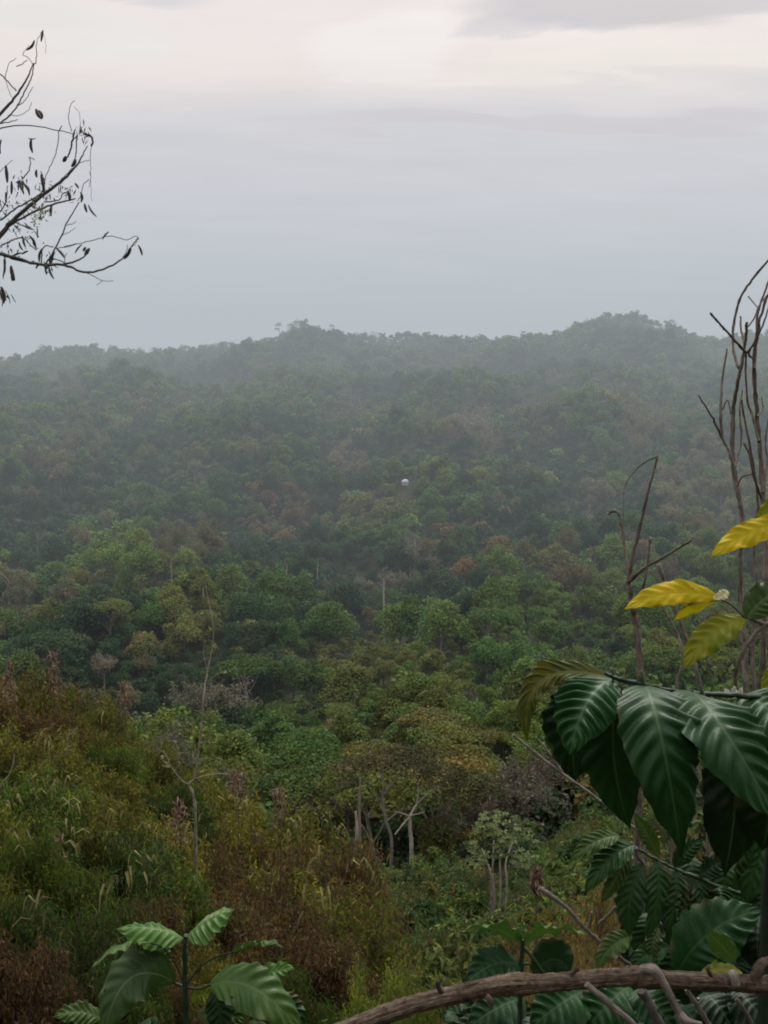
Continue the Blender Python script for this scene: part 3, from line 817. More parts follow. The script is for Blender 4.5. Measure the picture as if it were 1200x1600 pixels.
# green bushes on the slope below, between thicket and valley trees
for d, n in ((104, 14), (92, 13), (80, 12), (68, 10), (56, 9), (46, 8), (37, 7), (29, 6), (22, 6)):
    for i in range(n):
        px = 470 + (i + gB.uniform(.1, .9)) * 560 / n
        top = np.interp(d, [20, 29, 46, 68, 80, 104], [1500, 1470, 1420, 1382, 1360, 1335]) + gB.uniform(-12, 14)
        if 735 < px < 830 and d > 50: top += 40
        if 575 < px < 680 and d > 75: top += 6
        if px > 840: top -= np.interp(px, [840, 920, 1030], [10, 60, 90])
        if px > 700 and d < 40: top -= 20
        c = [(.055, .095, .035), (.075, .115, .035), (.09, .115, .038), (.11, .115, .04)][int(gB.choice(4, p=[.35, .3, .2, .15]))]
        v = gB.uniform(.8, 1.2); c = tuple(q * v for q in c)
        grow(px, top, d, c, SOFT if gB.random() < .75 else BUSH, 'low dark green bush on the slope in front of the bare valley trunks', 'low bushes of the middle slope', 2.6, name='slope_bush', smax=2.3, wide=.7 if d < 40 else .9)
# dry brown bushes at the right, above the fallen branch
DRY = [(800, 1400, 9.5), (845, 1385, 9.0), (895, 1375, 8.4), (945, 1390, 8.0), (990, 1372, 8.4), (770, 1455, 7.6), (830, 1448, 7.0), (900, 1440, 6.6), (970, 1430, 6.4), (1040, 1340, 7.6), (1100, 1300, 7.0), (1160, 1270, 7.4), (720, 1500, 7.2), (1050, 1240, 9.0), (930, 1300, 10.5), (985, 1265, 9.8), (1120, 1200, 9.5), (1190, 1160, 10)]
for i, (px, top, d) in enumerate(DRY):
    c = [(.15, .115, .045), (.14, .095, .045), (.155, .13, .042), (.12, .115, .038)][i % 4]
    grow(px, top, d, c, DRYB, 'dry rusty brown and yellow bush between the fallen branch and the green slope', 'rusty dry bushes above the fallen branch', 3.0, k=i % 3, deadcol=(.22, .145, .095), name='dry_bush', smax=1.4, smin=.4, wide=.2 if px < 900 else .3)

# dead plumes sticking out of the thicket and bare twigs, each a thing
def dead_plume(px, row, d, hpx, wpx, label, seed):
    g = np.random.default_rng(seed)
    top = at(px, row, d); sc = d / F_PX
    foot = np.array([top[0], top[1], top[2] - hpx * sc - 2.0])
    e = empty('dead_stalk', foot, label, 'dead stalk')
    st = MB(); H = top - foot
    st.tube(np.array([[0, 0, 0], H * .5 + g.normal(size=3) * .05, H]), np.array([.011, .009, .005]), 5, (.55, .5, .45))
    st.build('stem', M_TWIG, e, True)
    n = int(60 + hpx * 1.2); lf = MB()
    u = g.random(n)
    pos = H * 1.0 - np.array([0, 0, 1]) * (u * hpx * sc)[:, None] + g.normal(size=(n, 3)) * (wpx * sc * .33) * (.35 + .65 * u)[:, None]
    b = g.uniform(.35, 1.5, n)
    cards(lf, pos, unit(n, g), np.array([0, 0, -1.]) + unit(n, g) * .4, g.uniform(.07, .17, n), .035, np.stack([b, b * .9, b * .85], 1), .4)
    o = lf.build('dead_leaves', M_DRYLEAF, e); o.color = (.235, .175, .135, 1)
for i, (px, row, d, h, w, lb) in enumerate([
    (82, 1018, 24, 75, 26, 'tall bunched plume of dead brown leaves standing highest on the left slope'),
    (14, 1035, 22, 60, 26, 'drooping dead brown leaf plume at the left edge of the near slope'),
    (193, 1068, 26, 50, 20, 'rounded reddish dead seed head standing clear of the bush against the forest'),
    (436, 1233, 20, 45, 28, 'pale pinkish dead leaf tuft crowning the brown bush in the middle'),
    (372, 1208, 21, 35, 34, 'grey pink dead leaf tuft just left of the crown of the brown bush'),
    (88, 1305, 16, 60, 30, 'dull purple brown dead leaf cluster low on the left slope'),
    (280, 1252, 19, 70, 40, 'dead brown leaf cluster around the foot of the crooked bare sapling'),
    (838, 1362, 9, 28, 15, 'pinkish brown dead tuft topping the rusty bushes right of the pale leaved tree')]):
    dead_plume(px, row, d, h, w, lb, 700 + i)

# yellow hanging leaf tufts of the thicket
def yellow_tuft(px, row, d, label, seed, c=(.21, .195, .075)):
    g = np.random.default_rng(seed); o0 = at(px, row, d)
    e = empty('yellow_shoot', o0 + np.array([0, 0, -.75]), label, 'shoot', 'yellowish drooping shoots of the near left slope')
    st = MB(); st.tube(np.array([[0, 0, 0], [.03, .02, .4], [0, 0, .75]]), np.array([.006, .005, .003]), 4, (.5, .55, .4)); st.build('stem', M_TWIG, e, True)
    lf = MB(); n = int(g.integers(4, 8)); lead = g.uniform(0, 6.28)
    for a in g.normal(lead, 1.1, n):
        L = g.uniform(.12, .36); j = g.normal(size=3) * .09; o = np.array([math.cos(a), math.sin(a), 0])
        p = [np.array([0, 0, .75]), np.array([0, 0, .81]) + o * L * .35, np.array([0, 0, .73]) + o * L * .6, np.array([0, 0, .75 - L * .7]) + o * L * .75]
        p = [q + j for q in p]; s = np.cross(o, [0, 0, 1]) * g.uniform(.010, .017)
        vv = np.array([p[0], p[1] - s, p[1] + s, p[2] - s * 1.1, p[2] + s * 1.1, p[3]])
        b = g.uniform(.45, 1.3)
        lf.add(vv, [[0, 1, 2], [3, 5, 4]], (b, b, b)); lf.add(vv, [[1, 3, 4, 2]], (b, b, b))
    q = lf.build('foliage', M_BUSH, e); q.color = (*c, 1)
for i, (px, row, d) in enumerate([(50, 1238, 15), (92, 1232, 15.2), (128, 1225, 15), (165, 1105, 21), (75, 1150, 18), (105, 1260, 14.6), (20, 1255, 15), (180, 1378, 12), (228, 1345, 13), (375, 1245, 19), (350, 1258, 18), (395, 1262, 18), (520, 1290, 18), (505, 1335, 16), (30, 1320, 13), (455, 1290, 18), (300, 1280, 17), (185, 1270, 16), (110, 1315, 13.6), (490, 1405, 14), (60, 1420, 11), (250, 1300, 16.5), (575, 1350, 14)]):
    yellow_tuft(px, row, d, 'tuft of long yellowish green leaves drooping from a shoot on the near left slope', 800 + i)

# ------------------------------------------------------------------ foreground sticks and bare shrubs
def plant_root(px, d, label, name, cat, group=None):
    p = at(px, 1100, d)
    return empty(name, (p[0], p[1], float(terrain(p[0], p[1]))), label, cat, group)

def add_stem(e, pl, d, r0, r1, mat, name='stem', k=1.0, sides=8, rough=.06, knots=True):
    """pl: photo points (px, py[, depth offset])."""
    foot = np.array(e.location)
    pts = np.array([at(q[0], q[1], d + (q[2] if len(q) > 2 else 0)) for q in pl]) - foot
    return stem_pts(e, pts, r0, r1, mat, name, sides, rough, knots)

def stem_pts(e, pts, r0, r1, mat, name='stem', sides=8, rough=.06, knots=True):
    pts = np.asarray(pts, float)
    rad = np.linspace(r0, r1, len(pts))
    if len(pts) > 2: pts, rad = catmull(pts, rad, 6)
    else:
        t = np.linspace(0, 1, 8)[:, None]; pts = pts[0] * (1 - t) + pts[-1] * t; rad = np.linspace(r0, r1, 8)
    n = len(pts)
    if knots:
        rad = rad * (1 + .22 * (rng.random(n) > .8) + .06 * rng.normal(size=n))
        pts = pts + rng.normal(size=(n, 3)) * np.minimum(r0, .012) * .14
    mb = MB(); mb.tube(pts, rad, sides, smooth=False, rough=rough)
    return mb.build(name, mat, e, True)

px2m = lambda px, d: px / F_PX * d
# A: tall bare shrub at the right edge
dA = 2.7
A = plant_root(1175, dA, 'tall bare reddish brown shrub of many upright twigs at the right edge', 'bare_shrub', 'shrub')
fa = np.array(A.location)
def A_(pl, w0, w1, mat=M_TWIG, name='stem'):
    add_stem(A, pl, dA, px2m(w0 / 2.9, dA), px2m(w1 / 2.9, dA), mat, name)
# trunks run down to the ground
for (pxb, lean) in ((1168, .02), (1180, .05), (1192, -.03)):
    b = at(pxb, 1100, dA) - fa
    stem_pts(A, np.array([[lean, lean, -.1], b * [.6, .6, .5], b]), .010, .0075, M_TWIG, 'trunk')
A_([(1168, 1100), (1162, 1000, .02), (1157, 930, .02), (1156, 870), (1160, 810), (1152, 770), (1142, 715), (1128, 683), (1112, 650, -.05), (1091, 617, -.1)], 15, 3, M_GREYTWIG)
A_([(1128, 683), (1126, 640), (1129, 590, .04), (1136, 545, .06)], 7, 4)
A_([(1160, 805), (1148, 740, .03), (1144, 690, .05), (1147, 635, .05), (1156, 580), (1163, 545), (1167, 502, -.03)], 11, 6)
A_([(1154, 575), (1146, 548, .05), (1146, 512, .08), (1155, 470, .08), (1175, 437, .06), (1205, 402)], 6, 5)
A_([(1164, 550), (1143, 526, -.05), (1126, 508, -.07), (1110, 489, -.1)], 6, 4)
A_([(1164, 540), (1158, 515, .04), (1157, 495, .06)], 5, 4)
A_([(1167, 512), (1178, 498, .02), (1186, 478, .04), (1198, 462, .06)], 4, 3)
A_([(1192, 1100), (1192, 1000, -.04), (1196, 900, -.05), (1194, 810), (1189, 720, .03), (1183, 650, .03), (1179, 590, .02), (1181, 535), (1190, 490, -.02), (1202, 455, -.04)], 14, 5)
A_([(1179, 575), (1182, 530, .06), (1184, 490, .08), (1197, 450, .08), (1206, 425, .1)], 6, 4)
A_([(1177, 560), (1170, 552), (1184, 525, -.05), (1193, 505, -.07), (1204, 470, -.1)], 5, 3)
A_([(1186, 690), (1176, 650, .05), (1168, 625, .06), (1165, 560, .04), (1172, 545)], 6, 4)
A_([(1190, 780), (1178, 745, -.06), (1171, 712, -.08), (1162, 692, -.08)], 5, 4)
A_([(1178, 740, -.06), (1160, 745, -.04), (1152, 760, -.02)], 4, 3)
A_([(1180, 1100), (1176, 1010, .05), (1182, 930, .06), (1178, 850, .08), (1184, 780, .06), (1170, 690, .05), (1158, 625, .03)], 10, 4)
A_([(1148, 730), (1158, 690, .05), (1156, 640, .08), (1160, 610, .1)], 5, 3)
A_([(1192, 770), (1199, 720, .05), (1196, 690, .06), (1203, 640, .08)], 5, 3)
A_([(1183, 650), (1192, 640, .04), (1190, 620, .05)], 4, 2)
A_([(1129, 640), (1137, 625, -.03), (1142, 648, -.02)], 3, 2)
A_([(1169, 463, .06), (1186, 483, .05)], 3, 2)
# B: smaller bare shrub
dB = 2.3
B = plant_root(1000, dB, 'small bare dark shrub with a forked top and a pale curled tip', 'bare_shrub', 'shrub')
fb = np.array(B.location)
b = at(1004, 1090, dB) - fb
stem_pts(B, np.array([[.03, .02, -.1], b * .5, b]), .010, .0085, M_TWIG, 'trunk')
def B_(pl, w0, w1, mat=M_TWIG, name='stem'):
    add_stem(B, pl, dB, px2m(w0 / 2.8, dB), px2m(w1 / 2.8, dB), mat, name)
B_([(1004, 1090), (1000, 1030), (994, 980, .01), (987, 940), (981, 905)], 17, 11)
B_([(981, 908), (987, 880), (998, 830, -.02), (1010, 780, -.04), (1019, 745, -.05), (1027, 715, -.06)], 9, 4)
B_([(982, 900), (977, 860, .03), (972, 825, .05), (968, 805, .06)], 7, 5)
B_([(968, 806, .06), (963, 799, .06), (955, 799, .06), (950, 803, .06)], 6, 8, M_GREYTWIG)
B_([(981, 910), (1000, 893, -.04), (1018, 880, -.06), (1045, 866, -.08), (1080, 843, -.1)], 9, 4)
B_([(1000, 930, -.03), (1008, 905, -.06), (1013, 870, -.07), (1016, 843, -.07)], 5, 4)
B_([(1016, 846, -.07), (1016, 840, -.07)], 8, 7, M_GREYTWIG)
B_([(990, 955), (1000, 935), (1005, 920, -.03)], 5, 4)
B_([(974, 775, .1), (978, 757, .1), (990, 738, .1), (1008, 722, .08), (1029, 712, .06)], 1.5, 4, M_GREYTWIG)
B_([(973, 830, .1), (974, 800, .1), (974, 775, .1)], 2, 1.6, M_GREYTWIG)
# C and D: loose sticks
def stick(pl, d, w0, w1, mat, label, foot_d=None):
    p = at(pl[0][0], pl[0][1], d)
    z = float(terrain(p[0], p[1]))
    e = empty('dry_stick', (p[0], p[1], z), label, 'stick')
    add_stem(e, pl, d, px2m(w0 / 2, d), px2m(w1 / 2, d), mat, 'stem')
    return e
C_ = stick([(1110, 1130), (1095, 1075), (1076, 1008), (1055, 952), (1029, 882)], 2.1, 7, 6, M_GREYTWIG, 'straight pale grey stick leaning left behind the yellow leaf')
fc_ = np.array(C_.location); b = at(1110, 1130, 2.1) - fc_
stem_pts(C_, np.array([[.05, 0, -.05], b * .5 + [.02, 0, 0], b]), .006, .005, M_GREYTWIG, 'stem')
D_ = stick([(1058, 1110), (1058, 1065), (1068, 1030), (1058, 990, .02), (1034, 948, .03)], 2.25, 5, 3, M_TWIG, 'thin dark bent twig below the yellow leaf')
fd_ = np.array(D_.location); b = at(1058, 1110, 2.25) - fd_
stem_pts(D_, np.array([[.02, 0, -.05], b * .5, b]), .005, .0035, M_TWIG, 'stem')
# E: fallen branch along the bottom
dE = 1.35
pe = at(900, 1530, dE)
E = empty('fallen_branch', pe, 'thick fibrous dead branch lying across the bottom right, cracked brown bark', 'branch')
def branch_mesh(e, pl, d, r, mat, name, sides=40):
    pts = np.array([at(q[0], q[1], d + (q[2] if len(q) > 2 else 0)) for q in pl]) - np.array(e.location)
    pts, rad = catmull(pts, np.asarray(r, float), 14)
    mb = MB(); n = len(pts)
    tg = np.gradient(pts, axis=0); tg /= np.linalg.norm(tg, axis=1)[:, None]
    a = np.cross(tg, [0, .2, 1.]); a /= np.linalg.norm(a, axis=1)[:, None]; bb = np.cross(tg, a)
    th = np.linspace(0, 2 * np.pi, sides, endpoint=False)
    s = np.arange(n)[:, None] / 14.
    # fibres run along the branch: ridges slowly drifting around it
    rd = 1 + .05 * np.sin(th * 5 + .5 * s) + .04 * np.sin(th * 9 - .7 * s + 2) + .03 * np.sin(th * 13 + .9 * s) + .03 * np.sin(s * 3.1) * np.sin(th * 2) + .035 * rng.normal(size=(n, sides)) + .05 * np.maximum(0, np.sin(th * 4 + 1.7 * s + np.sin(s * 2.3))) ** 6
    rr = rad[:, None] * rd
    v = pts[:, None] + (a[:, None] * np.cos(th)[None, :, None] + bb[:, None] * np.sin(th)[None, :, None]) * rr[:, :, None]
    L = np.concatenate([[0], np.cumsum(np.linalg.norm(np.diff(pts, axis=0), axis=1))])
    uv = np.stack([np.repeat(L[:, None], sides, 1), np.repeat(np.abs(th[None] / 3.14159 - 1), n, 0)], 2).reshape(-1, 2)
    i = np.arange(n - 1)[:, None] * sides; j = np.arange(sides)[None]; k = (j + 1) % sides
    mb.add(v.reshape(-1, 3), np.stack([i + j, i + k, i + sides + k, i + sides + j], 2).reshape(-1, 4), (1, 1, 1), uv)
    return mb.build(name, mat, e, True)
u_ = px2m(1, dE)
branch_mesh(E, [(430, 1650, -.06), (520, 1616, -.05), (600, 1585, -.03), (660, 1566, -.02), (720, 1552), (770, 1542), (805, 1538), (840, 1537), (890, 1533), (940, 1529), (975, 1527), (1006, 1527), (1040, 1530), (1090, 1533), (1140, 1535), (1210, 1540, .02), (1300, 1548, .05)], dE,
            np.array([11.5, 12, 13.5, 13, 14, 14, 16.5, 13, 13.5, 13, 13.5, 16.5, 12.5, 13, 12.5, 14.5, 12.5]) * u_, M_POLE, 'bark')
# broken side shoots of the branch
branch_mesh(E, [(1004, 1514, -.03), (1022, 1516, -.045), (1036, 1534, -.05), (1050, 1562, -.05), (1064, 1590, -.05), (1082, 1625, -.06)], dE, np.array([7, 8.5, 6, 5.5, 5.5, 5]) * u_, M_GREYTWIG, 'side_shoot', 12)
branch_mesh(E, [(1064, 1586, -.05), (1076, 1596, -.06), (1096, 1600, -.06)], dE, np.array([6, 5, 3]) * u_, M_GREYTWIG, 'side_shoot', 10)
branch_mesh(E, [(1140, 1532, -.02), (1146, 1524, -.04), (1150, 1540, -.045)], dE, np.array([8, 8, 6]) * u_, M_GREYTWIG, 'knot', 10)
for (q0, q1, q2, r0) in [((690, 1549, -.02), (684, 1538, -.03), (688, 1530, -.03), 5), ((890, 1524, -.02), (899, 1516, -.02), (905, 1515, -.02), 4), ((760, 1556, -.025), (768, 1566, -.03), (766, 1572, -.03), 5), ((1112, 1524, -.02), (1106, 1514, -.025), (1108, 1509, -.02), 4)]:
    branch_mesh(E, [q0, q1, q2], dE, np.array([r0, r0 * .8, r0 * .55]) * u_, M_POLE, 'stub', 9)
branch_mesh(E, [(1180, 1532, -.02), (1188, 1508, -.02), (1205, 1500, 0)], dE, np.array([10, 8, 6]) * u_, M_POLE, 'side_shoot', 10)
def low_stick(pl, d, w, mat, label):
    p = at(pl[-1][0], pl[-1][1], d)
    e = empty('dry_stick', p, label, 'stick')
    add_stem(e, pl, d, px2m(w / 2, d), px2m(w / 2 * .9, d), mat, 'stem', sides=9)
low_stick([(916, 1538), (950, 1566), (995, 1604), (1030, 1640)], 1.28, 10, M_GREYTWIG, 'straight pale stick slanting down from under the fallen branch')
low_stick([(1000, 1545), (1020, 1580), (1042, 1625)], 1.42, 15, M_LIMB, 'dark short stick under the fallen branch, left of the forked shoot')
low_stick([(1072, 1546), (1095, 1580), (1122, 1625)], 1.40, 8, M_GREYTWIG, 'thin pale stick under the fallen branch, right of the forked shoot')
low_stick([(1150, 1560), (1170, 1590), (1190, 1640)], 1.45, 6, M_TWIG, 'thin dark twig hanging under the right end of the fallen branch')
low_stick([(842, 1388), (880, 1414), (912, 1448), (936, 1470), (965, 1493), (1000, 1518)], 1.9, 6.5, M_GREYTWIG, 'long thin pale stick sloping down to the fallen branch through rusty bushes')
low_stick([(915, 1452), (922, 1440), (924, 1425)], 1.9, 4, M_GREYTWIG, 'short upright twig beside the long pale stick')
low_stick([(1000, 1375), (988, 1395), (960, 1420), (935, 1445)], 1.95, 5, M_TWIG, 'brown twig slanting down left under the narrow green leaves')
H_ = stick([(1010, 1310), (960, 1268), (925, 1242), (880, 1210), (850, 1187), (826, 1168), (802, 1148)], 2.0, 5, 4, M_GREYTWIG, 'thin pale twig poking out left under the big dark leaves')
add_stem(H_, [(880, 1210), (868, 1190), (852, 1168), (838, 1152)], 2.0, px2m(2, 2), px2m(1.3, 2), M_GREYTWIG, 'side_twig')
fh_ = np.array(H_.location); b = at(1010, 1310, 2.0) - fh_
stem_pts(H_, np.array([[.03, .1, -.05], b * .5 + [0, .06, 0], b]), .006, .004, M_GREYTWIG, 'stem')

M_SAPL = mat_bark('weathered_sapling_bark', (.10, .085, .06), (.30, .26, .20), scale=12, stretch=5, dist=.004)
# crooked sapling in the thicket
def sapling():
    d = 18.5
    p = at(302, 1300, d)
    e = empty('bare_sapling', (p[0], p[1], float(terrain(p[0], p[1])) - .2), 'tall crooked bare sapling rising thin and pale out of the left thicket', 'sapling')
    f = np.array(e.location)
    def S(pl, w0, w1): add_stem(e, pl, d, px2m(w0 / 3.4, d), px2m(w1 / 3.4, d), M_SAPL, 'stem')
    b = at(305, 1262, d) - f
    stem_pts(e, np.array([[0, 0, 0], b * .5, b]), .035, .026, M_SAPL, 'trunk')
    S([(305, 1262), (301, 1240), (296, 1226), (304, 1216), (308, 1190), (312, 1160), (316, 1125), (318, 1090), (324, 1050, .3), (332, 1010, .4), (333, 975, .4), (326, 940, .5), (318, 905, .5)], 8, 2)
    S([(304, 1217), (322, 1212), (342, 1209), (360, 1210)], 4, 2)
    S([(296, 1226), (284, 1220), (268, 1200), (250, 1185)], 4, 2)
    S([(318, 1100), (328, 1080), (332, 1060), (344, 1052)], 3, 1.5)
    S([(324, 1050, .3), (318, 1020, .4), (320, 1000, .5)], 2, 1.2)
    S([(268, 1200), (258, 1178), (246, 1170)], 3, 1.5)
    S([(310, 1165), (322, 1155), (326, 1140)], 3, 1.5)
    g = np.random.default_rng(4); lf = MB()
    for (px, py) in [(320, 1162), (327, 1116), (322, 1052), (335, 1010), (318, 960), (330, 1110), (262, 1192), (250, 1180), (345, 1052), (326, 985), (270, 1208), (318, 1215)]:
        n = 5; c = at(px, py, d) - f
        bb = g.uniform(.7, 1.3, n)
        cards(lf, c + g.normal(size=(n, 3)) * .05, unit(n, g), unit(n, g) + [0, 0, -.8], .11, .05, np.stack([bb, bb, bb], 1), .2)
    o = lf.build('foliage', M_BUSH, e); o.color = (.15, .16, .06, 1)
sapling()
# small pale bare twigs at the thicket
def twig(pl, d, w, label):
    p = at(pl[0][0], pl[0][1] + 60, d)
    e = empty('bare_twig', p, label, 'twig')
    for k, q in enumerate(pl[1]if isinstance(pl[0], list) else [pl]):
        add_stem(e, q, d, px2m(w / 3.4, d), px2m(w / 5, d), M_SAPL, 'stem', sides=5)
twig([(-4, 1240), (5, 1222), (14, 1212), (20, 1195), (22, 1180)], 14, 5, 'pale bare twig at the left edge above the yellowish shoots')
twig([(104, 1180), (106, 1152), (114, 1145), (120, 1138)], 18, 3.5, 'small Y shaped pale twig high on the near left slope')
twig([(2, 935), (14, 912), (6, 900), (0, 896)], 90, 3, 'arched grey bare branch at the left edge of the valley forest')

# ------------------------------------------------------------------ bare limbs at the top left
dT = 8.0
def top_tree():
    tb = at(-340, 700, dT + .5)
    zt = float(terrain(tb[0], tb[1]))
    e = empty('pod_tree', (tb[0], tb[1], zt), 'almost leafless tree reaching in at the top left with dark hanging pods', 'tree')
    f = np.array(e.location)
    g = np.random.default_rng(12)
    cr = at(-300, 560, dT + .3) - f
    mb = MB(); mb.tube(np.array([[0, 0, -.4], [.1, .05, (cr[2]) * .5], cr, at(-330, 200, dT + .4) - f, at(-300, -120, dT + .2) - f]), np.array([.22, .17, .13, .08, .04]), 10, rough=.04)
    mb.build('trunk', M_LIMB, e, True)
    def T(pl, w0, w1, name='branch'):
        pts = np.array([at(q[0], q[1], dT + (q[2] if len(q) > 2 else 0)) for q in pl]) - f
        if len(pts) > 2: pts, rad = catmull(pts, np.linspace(px2m(w0 / 2.7, dT), px2m(w1 / 2.5, dT), len(pts)), 6)
        else: rad = np.array([px2m(w0 / 2, dT), px2m(w1 / 2, dT)])
        m = MB(); m.tube(pts + g.normal(size=pts.shape) * .002, rad, 6, smooth=False)
        return m.build(name, M_LIMB, e, True)
    # the three limbs that enter the frame
    T([(-325, 300, .4), (-180, 290, .2), (-60, 235), (0, 178), (25, 150), (42, 122), (52, 100)], 12, 2)
    T([(-300, 540, .3), (-160, 500, .1), (-60, 430), (0, 368), (20, 345), (60, 310), (100, 280), (122, 255), (136, 228)], 17, 2)
    T([(-160, 500, .1), (-80, 420, -.1), (-20, 397, -.1), (20, 402, -.1), (60, 413, -.1), (100, 414, -.1), (130, 425, -.1), (160, 421, -.1), (190, 405, -.1), (206, 384, -.1), (216, 370, -.1)], 9, 1.6)
    # finer branches
    for pl, w0, w1 in [
        ([(-20, 205), (10, 185), (25, 168), (40, 140), (50, 118), (53, 98)], 4, 2),
        ([(-30, 100, .2), (0, 116, .2), (22, 138), (26, 142)], 3, 2.5),
        ([(8, 120, .2), (14, 100, .2), (26, 91, .2)], 1.6, 1.2), ([(26, 103, .1), (36, 99, .1), (43, 93, .1)], 2, 1.5),
        ([(8, 120, .1), (12, 136, .1), (18, 152)], 1.2, 1.2), ([(52, 100), (56, 97), (57, 75, .1), (58, 63, .1), (66, 48, .1)], 2.2, 1),
        ([(66, 48, .1), (71, 65, .1), (71, 84, .1)], .8, .7), ([(52, 100), (44, 90, .1), (36, 86), (38, 80), (46, 70)], 1.6, 1),
        ([(25, 168), (38, 158), (46, 145), (52, 136)], 2, 1.2), ([(12, 180), (30, 180), (44, 172), (50, 160)], 1.4, 1),
        ([(-60, 235), (-10, 203), (0, 194), (28, 187)], 4, 1.5), ([(-40, 215), (0, 200), (45, 196), (92, 204), (115, 209)], 3.2, 1.5),
        ([(92, 204), (97, 196)], 2, 1.5), ([(92, 204), (90, 230), (84, 248), (72, 275), (68, 300)], 2, 1.6),
        ([(112, 205), (107, 185), (110, 165), (117, 157)], 1.8, 1.2), ([(115, 166), (124, 178), (126, 200)], 1, .9),
        ([(116, 207), (112, 225), (108, 240), (102, 248)], 4.5, 3), ([(130, 209), (142, 213), (145, 222), (142, 228)], 5, 4),
        ([(120, 210), (119, 240), (116, 250)], 3, 2), ([(142, 230), (141, 250), (142, 275), (139, 292)], 1.4, 1), ([(139, 280), (130, 290), (126, 306), (120, 314)], 1.8, 1.4),
        ([(141, 268), (142, 292), (143, 314)], 1, .8), ([(60, 310), (90, 286), (108, 268), (125, 255), (140, 250)], 2, 1.2),
        ([(0, 345), (25, 325), (50, 312), (66, 298), (68, 280), (64, 268)], 4, 2), ([(34, 280), (44, 268), (48, 255), (46, 246), (54, 250)], 3, 1.5),
        ([(10, 355), (45, 335), (80, 320), (102, 314), (118, 311)], 5, 2.5), ([(70, 316), (92, 312), (98, 303), (106, 300)], 2.6, 2),
        ([(20, 345), (34, 352), (48, 355)], 3, 2), ([(0, 385), (20, 375), (36, 372), (50, 385), (56, 390)], 3, 2),
        ([(72, 412, -.1), (86, 388, -.1), (104, 350), (120, 322), (124, 316)], 4, 1.8), ([(104, 352), (114, 350), (119, 346)], 1.6, 1),
        ([(96, 368), (110, 362), (118, 355)], 1.4, .9), ([(86, 387, -.1), (110, 385), (120, 380)], 1.8, 1.2), ([(100, 385), (126, 380), (150, 374), (170, 369), (198, 374), (212, 369), (217, 374)], 1.8, 1.3),
        ([(216, 372, -.1), (212, 380, -.1), (206, 386, -.1)], 1.6, 1.5), ([(200, 382), (197, 394), (192, 402)], 1.6, 1.2),
        ([(96, 414, -.1), (116, 409, -.1), (130, 402, -.1), (140, 392, -.1)], 4.5, 2.5), ([(100, 412, -.1), (102, 400), (104, 396)], 2, 1.2),
        ([(132, 425, -.1), (148, 432, -.1), (160, 439, -.1), (178, 439, -.1)], 1.8, 1), ([(160, 439, -.1), (150, 446, -.1)], 1, .7),
        ([(64, 411, -.1), (66, 392, -.1), (72, 384, -.1), (84, 386, -.1)], 3, 2), ([(84, 404, -.1), (96, 408, -.1), (102, 414, -.1)], 2.5, 2),
        ([(0, 398, -.1), (28, 407, -.1), (55, 411, -.1)], 3, 3), ([(8, 400, -.1), (8, 420, -.1), (5, 436, -.1)], 3, 1.5),
        ([(-30, 300, .2), (0, 268, .2), (20, 250, .2)], 2, 1), ([(-60, 380, .1), (-10, 340, .1), (8, 318, .1), (12, 290, .1)], 5, 1.5), ([(-40, 420), (-10, 440), (2, 462), (4, 478)], 4, 2)]:
        T(pl, w0, w1, 'twig')
    # pods: dark flat drooping, each a lens-shaped blade
    def pod(px, py, L, w, tilt, dd=0.0):
        c = at(px, py, dT + dd) - f; sc = dT / F_PX
        L *= sc; w *= sc * 1.0
        t = np.array([math.sin(tilt), 0, -math.cos(tilt)]); s = np.array([math.cos(tilt), .3, math.sin(tilt)])
        u = np.linspace(0, 1, 7)
        m = MB(); vs = []
        bow = g.uniform(-.12, .12) * L
        for q in u:
            ww = w * .5 * math.sin(math.pi * (.08 + .86 * q)) ** .6
            ctr = c + t * L * q + s * bow * math.sin(math.pi * q)
            vs += [ctr - s * ww, ctr + np.array([0, -1, 0]) * ww * .45, ctr + s * ww, ctr + np.array([0, 1, 0]) * ww * .45]
        fs = []
        for q in range(6):
            for j in range(4):
                fs.append([q * 4 + j, q * 4 + (j + 1) % 4, q * 4 + 4 + (j + 1) % 4, q * 4 + 4 + j])
        m.add(vs, fs); return m.build('pod', M_POD, e, True)
